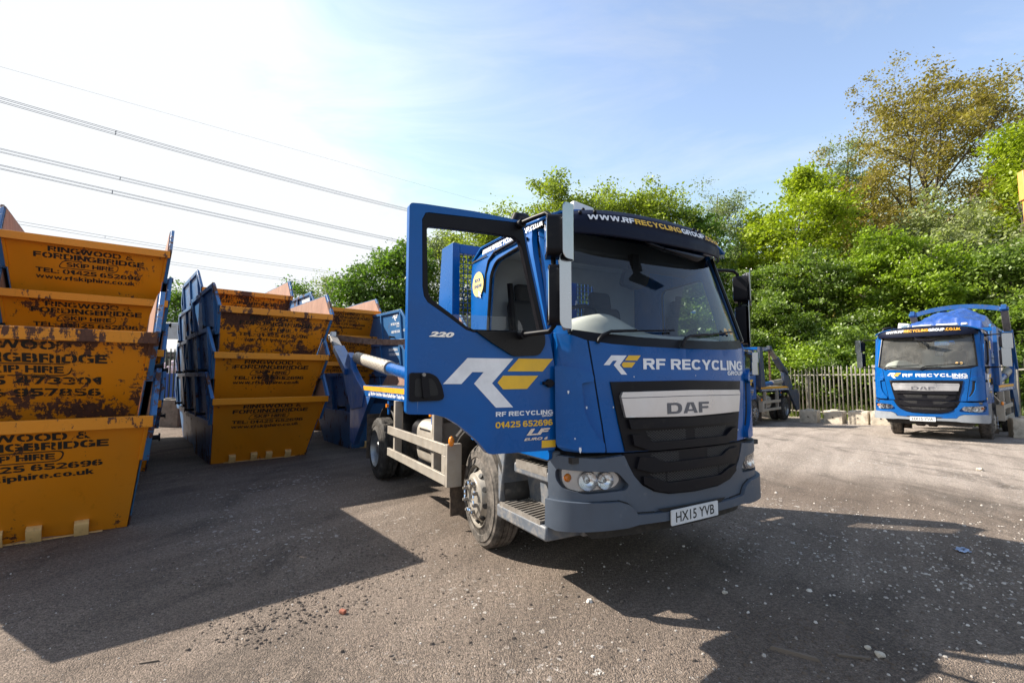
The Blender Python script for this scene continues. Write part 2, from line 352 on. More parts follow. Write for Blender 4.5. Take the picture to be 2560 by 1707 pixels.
def surf(name, loops, thick, fn, m, parent, off=0., cut=0., bev=0, cutv=0):
    """flat outline(s) of (u,v), given a thickness, laid on the surface fn(u,v,w)"""
    bm = shape2d(loops, thick); cut_bm(bm, cut)
    if cutv:
        for v in bm.verts: v.co.x, v.co.y = v.co.y, v.co.x
        cut_bm(bm, cutv)
        for v in bm.verts: v.co.x, v.co.y = v.co.y, v.co.x
    bm.verts.index_update()
    V = [fn(v.co.x, v.co.y, v.co.z+thick/2+off) for v in bm.verts]; F = [[v.index for v in f.verts] for f in bm.faces]; bm.free()
    return mk(name, V, F, m, parent, bev)
def letters(name, items, fn, m, parent, off=.004, cut=0.):
    """items: (text, u0, v0, w, h, bold, shear) filling exactly that box, or raw ('poly', [loops])"""
    V, F = [], []
    for it in items:
        if it[0] == 'poly':
            bm = shape2d(it[1], 0)
        else:
            body, u0, v0, w, h = it[:5]; bold = it[5] if len(it) > 5 else .03; sh = it[6] if len(it) > 6 else 0
            v2, f2, W, H = text2d(body, bold, sh)
            bm = bmesh.new(); vs = [bm.verts.new((u0+x/W*w, v0+y/H*h, 0)) for x, y in v2]
            for q in f2:
                try: bm.faces.new([vs[i] for i in q])
                except ValueError: pass
        cut_bm(bm, cut); bm.verts.index_update(); k = len(V)
        V += [fn(v.co.x, v.co.y, off) for v in bm.verts]; F += [[v.index+k for v in f.verts] for f in bm.faces]; bm.free()
    return mk(name, V, F, m, parent, smooth=0, recalc=False)
def split_text(pieces, u0, v0, w, h, bold=.03, shear=0, gap=.12):
    """consecutive pieces of one line of writing -> item lists per piece, keeping natural widths"""
    ws = [text2d(p, bold, shear)[2] for p in pieces]; H = text2d(pieces[0], bold, shear)[3]; tot = sum(ws)+gap*(len(ws)-1); x = u0; out = []
    for p, a in zip(pieces, ws):
        out.append((p, x, v0, a/tot*w, h*min(1, text2d(p, bold, shear)[3]/H), bold, shear)); x += (a+gap)/tot*w
    return out
def mir(poly): return [(-u, v) for u, v in poly]
def sm(t): t = max(0., min(1., t)); return t*t*(3-2*t)

# ------------------------------------------------------------------ ground
def gz(x, y):
    return -.30*sm((y-12)/9.)*sm((x-1)/7.)+.012*math.sin(x*1.7+.6*y)*math.sin(y*1.1-.4*x)*sm((math.hypot(x-2.5, y-5)-4.2)/3)*(1 if math.hypot(x+4.5, y-7) > 5 else 0)
def ground_mat():
    m, n, l, b = _new('crushed_tarmac')
    co = n.new("ShaderNodeTexCoord").outputs['Object']
    mid = noise(n, l, .55, 5, .55, (1, 1, 1), co, .5); big = noise(n, l, .16, 4, .5, (1, 1, 1), co); fine = noise(n, l, 38, 6, .7, (1, 1, 1), co)
    base = mix(n, l, ramp(n, l, mid, .3, .72), (.205, .163, .134), (.345, .288, .242))
    base = mix(n, l, ramp(n, l, fine, .32, .70), [.115, .093, .078], base)
    # paler crushed concrete dust towards the far right of the yard
    sx = n.new("ShaderNodeSeparateXYZ"); l.new(co, sx.inputs[0])
    d = math_(n, l, 'ADD', math_(n, l, 'MULTIPLY', sx.outputs['X'], .055), math_(n, l, 'MULTIPLY', sx.outputs['Y'], .050))
    d = math_(n, l, 'ADD', d, math_(n, l, 'MULTIPLY', math_(n, l, 'SUBTRACT', mid, .5), .5))
    pale = ramp(n, l, d, .55, .80); pale = math_(n, l, 'MULTIPLY', pale, ramp(n, l, sx.outputs['X'], .02, .05))
    base = mix(n, l, pale, base, mix(n, l, fine, (.29, .25, .222), (.42, .37, .33)))
    # dark worn / damp patches and tyre tracks
    dk = ramp(n, l, noise(n, l, .8, 8, .68, (1.5, .5, 1), co, .8), .53, .66)
    base = mix(n, l, math_(n, l, 'MULTIPLY', dk, .62), base, (.085, .072, .062))
    tr = n.new("ShaderNodeMapping"); tr.inputs['Rotation'].default_value = (0, 0, R(-52)); l.new(co, tr.inputs['Vector'])
    st = ramp(n, l, noise(n, l, 1.3, 7, .65, (.16, 1.9, 1), tr.outputs[0], .5), .40, .66)
    base = mix(n, l, .42, base, mix(n, l, st, [.62, .60, .58], [1.32, 1.30, 1.28]), 'MULTIPLY')
    oil = ramp(n, l, noise(n, l, .42, 5, .6, (1, 1, 1), tr.outputs[0], 1.2), .62, .70)
    base = mix(n, l, math_(n, l, 'MULTIPLY', oil, .45), base, (.06, .052, .046))
    # stone speckle, thicker in places
    vo = n.new("ShaderNodeTexVoronoi"); vo.inputs['Scale'].default_value = 34; l.new(co, vo.inputs['Vector'])
    vo2 = n.new("ShaderNodeTexVoronoi"); vo2.inputs['Scale'].default_value = 125; l.new(co, vo2.inputs['Vector'])
    sep = n.new("ShaderNodeSeparateColor"); l.new(vo2.outputs['Color'], sep.inputs[0])
    base = mix(n, l, .55, base, mix(n, l, ramp(n, l, sep.outputs[0], .1, .95), [.4, .4, .4], [1.55, 1.5, 1.45]), 'MULTIPLY')
    sep2 = n.new("ShaderNodeSeparateColor"); l.new(vo.outputs['Color'], sep2.inputs[0])
    chip = ramp(n, l, sep2.outputs[1], .95, .96); chip = math_(n, l, 'MULTIPLY', chip, ramp(n, l, noise(n, l, .5, 4, .6, (1, 1, 1), co), .48, .62))
    chip = math_(n, l, 'MULTIPLY', chip, ramp(n, l, vo.outputs['Distance'], .35, .28))
    base = mix(n, l, chip, base, (.48, .45, .42))
    l.new(base, b.inputs['Base Color']); b.inputs['Roughness'].default_value = .92; b.inputs['Specular IOR Level'].default_value = .25
    h = math_(n, l, 'ADD', math_(n, l, 'MULTIPLY', fine, .6), math_(n, l, 'MULTIPLY', vo2.outputs['Distance'], -.8))
    h = math_(n, l, 'ADD', h, math_(n, l, 'MULTIPLY', noise(n, l, 9, 6, .65, (1, 1, 1), co), 2.2))
    h = math_(n, l, 'ADD', h, math_(n, l, 'MULTIPLY', noise(n, l, 2.2, 5, .6, (1, 1, 1), co), 3.0))
    bump(n, l, b, h, .7, .026)
    return m
ground_m = ground_mat()
def axis_pts(lo, hi, a, b, step):
    xs = list(np.arange(a, b+1e-6, step)); x = a; s = step
    left = []
    while x > lo: s *= 1.35; x -= s; left.append(x)
    right = []; x = b; s = step
    while x < hi: s *= 1.35; x += s; right.append(x)
    return left[::-1]+xs+right
gx, gy = axis_pts(-260, 260, -12, 20, .4), axis_pts(-60, 400, -3, 28, .4)
g = MB().grid(lambda x, y: (x, y, gz(x, y)), gx, gy).put('ground', ground_m, smooth=80); tag(g, 'grey brown crushed tarmac and gravel yard surface', 'ground', kind='structure')
# ------------------------------------------------------------------ an extended bold grotesque, drawn from boxes, slants and ring segments
SX, SY = .272, .212
def _bx(x0, y0, x1, y1): return lambda X, Y: np.minimum(np.minimum(X-x0, x1-X), np.minimum(Y-y0, y1-Y))
def _sl(xa, ya, xb, yb, t):   # slanted stroke of horizontal width t with level ends
    def f(X, Y):
        c = xa+(xb-xa)*(Y-ya)/(yb-ya); return np.minimum(t/2-np.abs(X-c), np.minimum(Y-min(ya, yb), max(ya, yb)-Y))
    return f
def _rg(cx, cy, rx, ry, a0=0, a1=360, tx=SX, ty=SY, p=2.5):
    def f(X, Y):
        d = lambda a, b: (np.abs((X-cx)/a)**p+np.abs((Y-cy)/b)**p)**(1/p)
        v = np.minimum((1-d(rx, ry))*min(rx, ry), (d(max(.02, rx-tx), max(.02, ry-ty))-1)*min(rx-tx, ry-ty) if rx > tx and ry > ty else 1e3)
        if a1-a0 < 360:
            m = (a0+a1)/2; h = (a1-a0)/2; A = np.degrees(np.arctan2((Y-cy)/ry, (X-cx)/rx)); da = np.abs((A-m+180) % 360-180); v = np.minimum(v, (h-da)*.012)
        return v
    return f
def _bw(x0, x1, y0, y1):
    r = (y1-y0)/2; xm = x1-r*1.05
    return [_rg(xm, (y0+y1)/2, x1-xm, r, -90, 90), _bx(x0, y1-SY, xm+.01, y1), _bx(x0, y0, xm+.01, y0+SY)]
_st = lambda x, y0=0, y1=1: _bx(x, y0, x+SX, y1)
def _glyphs():
    G = {}; S = SX
    G['A'] = (1.10, [_sl(.14, 0, .45, 1, .27), _sl(.96, 0, .65, 1, .27), _bx(.22, .19, .88, .36)])
    G['B'] = (.98, [_st(0)]+_bw(.1, .93, .45, 1)+_bw(.1, .98, 0, .60)); G['D'] = (1.04, [_st(0)]+_bw(.1, 1.04, 0, 1))
    G['C'] = (1.02, [_rg(.52, .5, .52, .5, 38, 322)]); G['G'] = (1.06, [_rg(.53, .5, .53, .5, 38, 345), _bx(.55, .38, 1.06, .55), _bx(1.06-S, .06, 1.06, .5)])
    G['E'] = (.88, [_st(0), _bx(0, 0, .88, SY), _bx(0, .41, .82, .41+SY), _bx(0, 1-SY, .86, 1)]); G['F'] = (.84, [_st(0), _bx(0, .38, .78, .38+SY), _bx(0, 1-SY, .84, 1)])
    G['H'] = (1.0, [_st(0), _st(1-S), _bx(.1, .40, .9, .60)]); G['I'] = (S, [_st(0)]); G['L'] = (.80, [_st(0), _bx(0, 0, .80, SY)])
    G['K'] = (1.04, [_st(0), _sl(.20, .38, .86, 1, .32), _sl(.42, .58, .88, 0, .32)]); G['N'] = (1.02, [_st(0), _st(1.02-S), _sl(.13, 1, .89, 0, .30)])
    G['M'] = (1.2, [_st(0), _st(1.2-S), _sl(.14, 1, .60, .12, .26), _sl(1.06, 1, .60, .12, .26)])
    G['O'] = (1.08, [_rg(.54, .5, .54, .5)]); G['P'] = (.94, [_st(0)]+_bw(.1, .94, .36, 1)); G['R'] = (1.0, [_st(0)]+_bw(.1, .96, .40, 1)+[_sl(.56, .45, .85, 0, .29)])
    G['S'] = (.96, [_rg(.48, .715, .46, .285, 25, 270), _rg(.48, .285, .48, .285, -155, 90)]); G['T'] = (.96, [_bx(0, 1-SY, .96, 1), _st(.48-S/2)])
    G['U'] = (1.0, [_bx(0, .4, S, 1), _bx(1-S, .4, 1, 1), _rg(.5, .42, .5, .42, 180, 360)]); G['V'] = (1.06, [_sl(.13, 1, .53, 0, .27), _sl(.93, 1, .53, 0, .27)])
    G['W'] = (1.50, [_sl(.13, 1, .40, 0, .25), _sl(.75, 1, .40, 0, .25), _sl(.75, 1, 1.10, 0, .25), _sl(1.37, 1, 1.10, 0, .25)]); G['Y'] = (1.04, [_sl(.14, 1, .52, .40, .30), _sl(.90, 1, .52, .40, .30), _st(.52-S/2, 0, .5)])
    G['X'] = (1.04, [_sl(.15, 1, .89, 0, .30), _sl(.89, 1, .15, 0, .30)])
    G['0'] = (.96, [_rg(.48, .5, .48, .5)]); G['1'] = (.62, [_bx(.36, 0, .62, 1), _sl(.08, .66, .42, .96, .30)]); G['3'] = (.92, [_rg(.44, .73, .45, .27, -90, 160), _rg(.45, .29, .47, .29, -160, 90)])
    G['2'] = (.94, [_rg(.46, .70, .46, .30, -25, 165), _bx(0, 0, .94, SY), _sl(.16, .1, .74, .62, .30)]); G['4'] = (1.0, [_st(.58), _bx(0, .20, 1.0, .38), _sl(.14, .25, .66, 1, .26)])
    G['5'] = (.94, [_bx(.10, 1-SY, .88, 1), _bx(.08, .48, .08+S*.9, 1), _rg(.45, .32, .49, .32, -160, 140)]); G['6'] = (.96, [_rg(.48, .315, .48, .315), _rg(.50, .50, .50, .50, 45, 200)])
    G['7'] = (.90, [_bx(0, 1-SY, .90, 1), _sl(.32, 0, .76, .9, .28)]); G['8'] = (.96, [_rg(.48, .74, .44, .26, ty=.16), _rg(.48, .29, .48, .29, ty=.17)]); G['9'] = (.96, [_rg(.48, .685, .48, .315), _rg(.46, .50, .50, .50, 225, 380)])
    G['.'] = (.26, [_bx(0, 0, .26, .22)]); G[':'] = (.26, [_bx(0, 0, .26, .22), _bx(0, .52, .26, .74)]); G['-'] = (.5, [_bx(0, .36, .5, .54)])
    G['&'] = (1.16, [_rg(.44, .77, .30, .23, -45, 300, .17, .14), _rg(.42, .29, .42, .29, 60, 385, .2, .17), _sl(.34, .72, 1.0, 0, .27)])
    x = .70
    G['w'] = (1.25, [_sl(.12, x, .34, 0, .21), _sl(.625, x, .34, 0, .21), _sl(.625, x, .91, 0, .21), _sl(1.13, x, .91, 0, .21)]); G['o'] = (.84, [_rg(.42, x/2, .42, x/2, ty=.16)]); G['c'] = (.80, [_rg(.41, x/2, .41, x/2, 40, 320, ty=.16)])
    G['r'] = (.52, [_st(0, 0, x), _rg(.46, .36, .38, .34, 80, 170, ty=.17)]); G['f'] = (.52, [_bx(.12, 0, .12+S, .8), _bx(0, .53, .5, x), _rg(.42, .72, .30, .28, 70, 180, ty=.16)]); G['s'] = (.74, [_rg(.37, .50, .35, .20, 20, 270, .2, .14), _rg(.37, .20, .37, .20, -160, 90, .2, .14)])
    G['k'] = (.84, [_st(0), _sl(.18, .24, .64, x, .27), _sl(.34, .42, .69, 0, .28)]); G['i'] = (S, [_st(0, 0, x), _bx(0, .82, S, 1)]); G['h'] = (.80, [_st(0), _bx(.80-S, 0, .80, .42), _rg(.42, .38, .38, .32, 0, 150, ty=.17)])
    G['p'] = (.84, [_st(0, -.28, x), _rg(.42, x/2, .42, x/2, ty=.16)]); G['e'] = (.84, [_rg(.42, x/2, .42, x/2, 0, 320, ty=.15), _bx(.1, .28, .82, .41)]); G['u'] = (.80, [_st(.80-S, 0, x), _bx(0, .28, S, x), _rg(.38, .32, .38, .32, 180, 350, ty=.17)])
    return G
GLY = _glyphs(); _gc = {}
def _contours(F, xs, ys):
    ny, nx = F.shape; seg = {}
    def ip(a, b, pa, pb): t = a/(a-b); return (pa[0]+(pb[0]-pa[0])*t, pa[1]+(pb[1]-pa[1])*t)
    for j in range(ny-1):
        row = F[j:j+2]
        if not ((row > 0).any()) : continue
        for i in range(nx-1):
            v = (F[j, i], F[j, i+1], F[j+1, i+1], F[j+1, i]); b = [q > 0 for q in v]
            if all(b) or not any(b): continue
            P = ((xs[i], ys[j]), (xs[i+1], ys[j]), (xs[i+1], ys[j+1]), (xs[i], ys[j+1])); K = (('h', i, j), ('v', i+1, j), ('h', i, j+1), ('v', i, j))
            cr = [(k, ip(v[k], v[(k+1) % 4], P[k], P[(k+1) % 4])) for k in range(4) if b[k] != b[(k+1) % 4]]
            ent = [c for c in cr if b[c[0]]]; ext = [c for c in cr if not b[c[0]]]   # ordered so that loops close
            for a in ent:
                k2 = min(ext, key=lambda c: (c[0]-a[0]) % 4) if len(ext) > 1 else ext[0]
                seg[K[a[0]]] = (a[1], K[k2[0]])
    loops = []
    while seg:
        k0 = next(iter(seg)); k = k0; L = []
        while k in seg: p, k2 = seg.pop(k); L.append(p); k = k2
        if len(L) > 3:
            o = [L[0]]
            for i in range(1, len(L)):   # drop points lying on straight runs
                a, b_, c = o[-1], L[i], L[(i+1) % len(L)]
                if abs((b_[0]-a[0])*(c[1]-a[1])-(b_[1]-a[1])*(c[0]-a[0])) > 2e-5: o.append(b_)
            if len(o) > 2: loops.append(o)
    return loops
def glyph(ch, sten):
    k = (ch, sten)
    if k not in _gc:
        w, prims = GLY[ch]; h = 1/40.; xs = np.arange(-2*h, w+3*h, h)+.0013; ys = np.arange(-.3-2*h, 1+3*h, h)+.0017; X, Y = np.meshgrid(xs, ys)
        F = prims[0](X, Y)
        for p in prims[1:]: F = np.maximum(F, p(X, Y))
        if sten and ch in 'OQGDBRPA0689&C4e':
            c = w*(.52 if ch in 'O0G69C8&e' else .62); F = np.minimum(F, np.abs(X-c)-.04)
        F = np.where(np.abs(F) < 1e-6, 1e-6, F); _gc[k] = (w, _contours(F, xs, ys))
    return _gc[k]
def block_text(body, sten=False, gap=.09, space=.40):
    x = 0; loops = []
    for ch in body:
        if ch == ' ': x += space; continue
        w, L = glyph(ch, sten); loops += [[(u+x, v) for u, v in q] for q in L]; x += w+gap
    bm = shape2d(loops, 0); V = [(v.co.x, v.co.y) for v in bm.verts]; bm.verts.index_update(); F = [tuple(v.index for v in f.verts) for f in bm.faces]; bm.free()
    xs = [p[0] for p in V]; ys = [p[1] for p in V]; x0, y0 = min(xs), min(ys)
    return ([(a-x0, b-y0) for a, b in V], F, max(xs)-x0, max(ys)-y0)
_text_plain = text2d
def text2d(body, bold=.03, shear=0., space=1.):
    if bold in ('X', 'S'):
        k = (body, bold, shear)
        if k not in _tc:
            V, F, W, H = block_text(body, bold == 'S')
            _tc[k] = ([(x+shear*y, y) for x, y in V], F, W+shear*H, H)
        return _tc[k]
    return _text_plain(body, bold, shear, space)
# ------------------------------------------------------------------ skip loader lorry
_h = [(0, -.02), (.35, -.008), (.7, .04), (.85, .085), (.95, .135), (1.02, .20), (1.06, .28), (1.072, .36), (1.072, .9)]
_P = np.array([(-x, y) for x, y in _h[:0:-1]]+_h)
for _ in range(3):
    q = [_P[0]]
    for a, b in zip(_P[:-1], _P[1:]): q += [a*.75+b*.25, a*.25+b*.75]
    q.append(_P[-1]); _P = np.array(q)
_S = np.concatenate([[0], np.cumsum(np.hypot(*(_P[1:]-_P[:-1]).T))]); _S -= _S[-1]/2
def FR(s, z, w=0.):
    """front of the cab: s along the front (rounding its corners), z height, w outwards"""
    x, y = np.interp(s, _S, _P[:, 0]), np.interp(s, _S, _P[:, 1])
    tx = np.interp(s+.01, _S, _P[:, 0])-np.interp(s-.01, _S, _P[:, 0]); ty = np.interp(s+.01, _S, _P[:, 1])-np.interp(s-.01, _S, _P[:, 1])
    n = math.hypot(tx, ty); rk = .36*(z-1.79) if z > 1.79 else .015*(z-1.05)
    return (x+ty/n*w, y-tx/n*w+rk, z)
def sym(half):
    """outline given for the left half from the centre line round to the centre line, mirrored into a closed loop"""
    return half+[(-u, v) for u, v in half[::-1] if abs(u) > 1e-6]
def inside(p, poly):
    x, y = p; r = False
    for i in range(len(poly)):
        (x1, y1), (x2, y2) = poly[i-1], poly[i]
        if (y1 > y) != (y2 > y) and x < (x2-x1)*(y-y1)/(y2-y1)+x1: r = not r
    return r
def honeycomb(mb, poly, fn, off, a=.017, t=.0035):
    us = [p[0] for p in poly]; vs = [p[1] for p in poly]; i = 0; dx, dy = a*1.75, a*.55
    v = min(vs)
    row = 0
    while v < max(vs):
        u = min(us)+(dx/2 if row % 2 else 0)
        while u < max(us):
            for p, q in (((u-dx*.30, v), (u+dx*.30, v)), ((u+dx*.30, v), (u+dx*.5, v+dy)), ((u-dx*.30, v), (u-dx*.5, v+dy)), ):
                if inside(p, poly) and inside(q, poly):
                    d = Vector((q[0]-p[0], q[1]-p[1])).normalized(); nx, ny = -d.y*t/2, d.x*t/2
                    mb.add([fn(p[0]+nx, p[1]+ny, off), fn(q[0]+nx, q[1]+ny, off), fn(q[0]-nx, q[1]-ny, off), fn(p[0]-nx, p[1]-ny, off)], [(0, 1, 2, 3)])
            u += dx
        v += dy; row += 1
DOOR = [(1.09, 2.643), (1.077, 2.66), (1.01, 2.667), (.64, 2.679), (.27, 2.672), (.095, 1.975), (.035, 1.80), (0, 1.62), (0, 1.065), (.04, 1.058), (.507, 1.066), (.538, 1.073), (.618, 1.163), (.744, 1.266), (.83, 1.318), (.911, 1.341), (1.078, 1.349), (1.09, 1.365)]
OPEN = [(.973, 2.508), (.959, 2.528), (.80, 2.537), (.529, 2.546), (.345, 2.550), (.293, 2.523), (.267, 2.45), (.127, 1.905), (.135, 1.895), (.645, 1.886), (.69, 1.90), (.804, 1.979), (.935, 2.062), (.955, 2.095), (.963, 2.14)]
HOLE = [(1.008, 2.565), (.985, 2.612), (.96, 2.618), (.32, 2.655), (.265, 2.61), (.235, 2.47), (.092, 1.90), (.10, 1.87), (.65, 1.866), (.70, 1.88), (.82, 1.955), (.965, 2.042), (.99, 2.08), (1.0, 2.14)]
R_LOGO = [(-1.902, 1.530), (-1.777, 1.529), (-1.700, 1.606), (-1.618, 1.606), (-1.688, 1.531), (-1.527, 1.371), (-1.394, 1.369), (-1.556, 1.532), (-1.393, 1.699), (-1.735, 1.697)]
F_LOGO = [[(-1.350, 1.701), (-1.066, 1.703), (-1.155, 1.613), (-1.439, 1.612)], [(-1.473, 1.583), (-1.192, 1.583), (-1.284, 1.492), (-1.472, 1.491), (-1.515, 1.536)]]
def logo_at(u0, v0, w, h):
    f = lambda p: (u0+(p[0]+1.902)/.836*w, v0+(p[1]-1.369)/.334*h)
    return [f(p) for p in R_LOGO], [[f(p) for p in q] for q in F_LOGO]

def wheel(t, name, c, sg, steer=0, front=True, tyre_m=rubber):
    w = empty(name, c, steer); w.parent = t; wd = .27; g = MB()
    prof = [(.285, .012), (.30, .0), (.345, -.012), (.352, -.004), (.405, -.006), (.41, -.014), (.44, -.022), (.456, -.04)]
    if front: tread = [(.466, -.052), (.467, -.085), (.458, -.087), (.458, -.093), (.467, -.095), (.467, -.130), (.458, -.132), (.458, -.138), (.467, -.14), (.467, -.175), (.458, -.177), (.458, -.183), (.467, -.185), (.466, -.218)]
    else: tread = [(.467, -.05), (.467, -.09), (.467, -.092), (.455, -.095), (.455, -.102), (.467, -.105), (.467, -.135), (.467, -.165), (.455, -.168), (.455, -.175), (.467, -.178), (.467, -.20), (.467, -.22)]
    prof += tread+[(.456, -wd+.04), (.44, -wd+.022), (.345, -wd+.012), (.285, -wd)]
    k0, k1 = 8, 8+len(tread); nseg = 96 if front else 90
    fn = None if front else (lambda i, k, r: r-.014 if (k0 <= i < k1 and ((k+(3 if i-k0 > 6 else 0)) % 5 == 0)) else r)
    g.lathe(prof, (0, 0, 0), 'x', sg, nseg, fn).put('tyre', tyre_m, w, smooth=30)
    r = MB()
    if front:
        r.lathe([(.29, -.03), (.288, .004), (.275, .006), (.262, -.03), (.252, -.052), (.240, -.04), (.222, .0), (.205, .030), (.17, .040), (.165, .045), (.105, .047), (.10, .03), (.07, .028), (0.012, .03)], (0, 0, 0), 'x', sg, 48).put('rim', rim_m, w, smooth=35)
        h = MB()
        for k in range(10):
            a = 2*math.pi*(k+.3)/10; cy, cz = .228*math.cos(a), .228*math.sin(a); nn = Vector((sg*.75, math.cos(a)*.62, math.sin(a)*.62))
            p = Vector((sg*.004, cy, cz)); h.tube([p-nn*.012, p+nn*.010], .024, 12)
        h.put('hand_hole', dark, w)
        nu, pt = MB(), MB()
        for k in range(8):
            a = 2*math.pi*(k+.5)/8; y, z = .137*math.cos(a), .137*math.sin(a)
            nu.tube([(sg*.04, y, z), (sg*.085, y, z)], .019, 6); nu.tube([(sg*.085, y, z), (sg*.098, y, z)], .012, 8)
            b = a+(2.2 if k % 2 else -2.2); pt.beam((sg*.078, y-math.cos(b)*.02, z-math.sin(b)*.02), (sg*.082, y+math.cos(b)*.042, z+math.sin(b)*.042), .020, .006, (1, 0, 0))
        nu.put('wheel_nut', steel_d, w); pt.put('nut_indicator', nut_b, w)
    else:
        r.lathe([(.29, -.03), (.288, .004), (.276, .006), (.268, -.02), (.258, -.05), (.255, -.12), (.245, -.15), (.16, -.165), (.155, -.15), (.10, -.148), (.098, -.05), (.08, -.035), (.012, -.03)], (0, 0, 0), 'x', sg, 48).put('rim', rim_d, w, smooth=35)
        nu = MB()
        for k in range(10):
            a = 2*math.pi*k/10; y, z = .128*math.cos(a), .128*math.sin(a); nu.tube([(-sg*.15, y, z), (-sg*.115, y, z)], .017, 6)
        nu.put('wheel_nut', steel_d, w)
        MB().lathe(prof, (-sg*.31, 0, 0), 'x', sg, 60).put('inner_tyre', rubber_d, w)
    return w

def cab_door(t, side, opened, hinge_texts=True):
    """side -1: the lorry's right (driver's) door, +1 its left; returns the door"""
    if opened: fn = lambda d, z, w: (-1.045-d, .262-w, z)
    elif side < 0: fn = lambda d, z, w: (-1.082-w, .272+d, z)
    else: fn = lambda d, z, w: (1.082+w, .272+d, z)
    dr = surf('cab_door', [arc_poly(DOOR, .02, 3), HOLE], .05, fn, blue, t, off=-.05, bev=.008)
    surf('window_trim', [HOLE, OPEN], .045, fn, black, dr, off=-.047, bev=.004)
    tri = [(.64, 1.876), (.10, 1.884), (.096, 1.80), (.146, 1.725), (.354, 1.713), (.519, 1.80)]
    surf('lower_trim', [arc_poly(tri, .03)], .022, fn, blackgl, dr, off=0, bev=.006)
    surf('inner_lining', [arc_poly([(.04, 1.08), (.50, 1.085), (.80, 1.32), (1.06, 1.37), (1.06, 2.02), (.80, 1.93), (.66, 1.85), (.06, 1.85)], .03)], .03, fn, black, dr, off=-.08)
    if opened: pane = [(.806, 1.977), (.60, 1.984), (.36, 1.987), (.31, 1.978), (.275, 1.957), (.25, 1.898), (.645, 1.884), (.70, 1.905)]
    else: pane = OPEN
    surf('window_pane', [pane], 0, fn, side_gl, dr, off=-.024)
    hp = arc_poly([(1.078, 1.60), (.95, 1.60), (.90, 1.575), (.868, 1.52), (.853, 1.455), (.86, 1.435), (.885, 1.427), (1.078, 1.425)], .02)
    h = surf('door_handle', [hp], .016, fn, black, dr, off=0, bev=.007)
    hb = surf('handle_bowl', [arc_poly([(1.045, 1.565), (.935, 1.565), (.905, 1.52), (.89, 1.46), (1.045, 1.452)], .02)], .003, fn, dark, h, off=.0155)
    surf('pull_bar', [arc_poly([(1.01, 1.58), (.965, 1.58), (.95, 1.445), (.995, 1.445)], .012)], .02, fn, black, h, off=.014, bev=.006)
    g = MB(); c = Vector(fn(.992, 1.588, .018)); c2 = Vector(fn(.992, 1.588, .036)); g.tube([c, c2], .011, 14); g.put('lock', steel_d, h)
    # lettering; u runs the way a reader outside sees it
    if side < 0: tf = lambda u, v, w: fn(-u-1.045, v, w)
    else: tf = lambda u, v, w: fn(u+2.13, v, w)
    letters('white_lettering', [('poly', [R_LOGO]), ('RF RECYCLING', -1.527, 1.311, .458, .031, 'X'), ('GROUP', -1.162, 1.296, .09, .0125, 'X')], tf, white_l, dr, .003)
    letters('yellow_lettering', [('poly', [F_LOGO[0]]), ('poly', [F_LOGO[1]]), ('01425 652696', -1.529, 1.234, .457, .041, 'X')], tf, yellow_l, dr, .003)
    letters('silver_badge', [('220', -2.0, 1.825, .17, .034, .05, .3), ('LF', -1.292, 1.173, .198, .043, .045, .3), ('EURO 6', -1.311, 1.138, .195, .019, .04, .3)], tf, badge_m, dr, .006)
    surf('reflector_strip', [[(.121, 1.131), (.121, 1.080), (-.005, 1.080), (-.005, 1.130)]] if side > 0 else [[(.119, 1.131), (.121, 1.080), (.004, 1.080), (.004, 1.129)]], .002, fn, yellow_l, dr, off=.001)
    g = MB(); a = Vector(fn(.06, 1.53, -.005)); b = Vector(fn(.06, 1.53, .03)); g.tube([a, b], .03, 12); g.box(*sum([[min(q)-.012, max(q)+.012] for q in zip(fn(.04, 1.53, .0), fn(.10, 1.53, .02))], [])); g.put('door_stop', black, dr, bev=.004)
    # mirrors on arms that stand off the door
    q = lambda d, z, w: Vector(fn(d, z, w))
    g = MB(); g.tube([q(.30, 2.64, -.01), q(.30, 2.64, .05)], .03, 12); g.tube([q(.30, 2.643, .04), q(.27, 2.652, .16), q(.25, 2.652, .27), q(.235, 2.62, .31), q(.232, 2.30, .325), q(.225, 1.90, .315), q(.235, 1.868, .28), q(.30, 1.862, .06), q(.30, 1.86, .0)], .017, 10); g.tube([q(.30, 1.86, 0), q(.30, 1.862, .07)], .03, 12)
    g.put('mirror_arm', black, dr, smooth=60)
    PH = R(29)
    def HM(dc, wc, PH=PH): return lambda a_, b_, z: fn(dc+a_*math.cos(PH)+b_*math.sin(PH), z, wc-a_*math.sin(PH)+b_*math.cos(PH))
    for dc, wc, z0, z1, hw, dp in ((.235, .36, 2.335, 2.60, .095, .13), (.225, .34, 1.905, 2.285, .085, .10)):
        T_ = HM(dc, wc); TG = HM(dc, wc, R(16) if opened else R(31))
        s = surf('mirror_head', [arc_poly([(-hw, z0), (hw, z0), (hw, z1), (-hw, z1)], .045, 5)], dp, lambda u, v, w: T_(w-dp/2, u, v), black, dr, off=0, bev=.02)
        surf('mirror_glass', [arc_poly([(-hw+.015, z0+.02), (hw-.015, z0+.02), (hw-.015, z1-.02), (-hw+.015, z1-.02)], .03, 4)], .004, lambda u, v, w: T_(dp/2+w, u, v), chrome, s, off=.001)
        o = arc_poly([(-hw-.01, z0-.03), (hw+.11, z0-.03), (hw+.11, z1+.06), (-hw-.01, z1+.06)], .05, 6); c_ = hw-.005
        surf('mirror_guard', [o], .004, lambda u, v, w: TG(-dp/2-.022-w+max(0, u-c_)*.80, min(u, c_)+max(0, u-c_)*.45, v), chrome_d, s, off=0, cut=.02)
    return dr

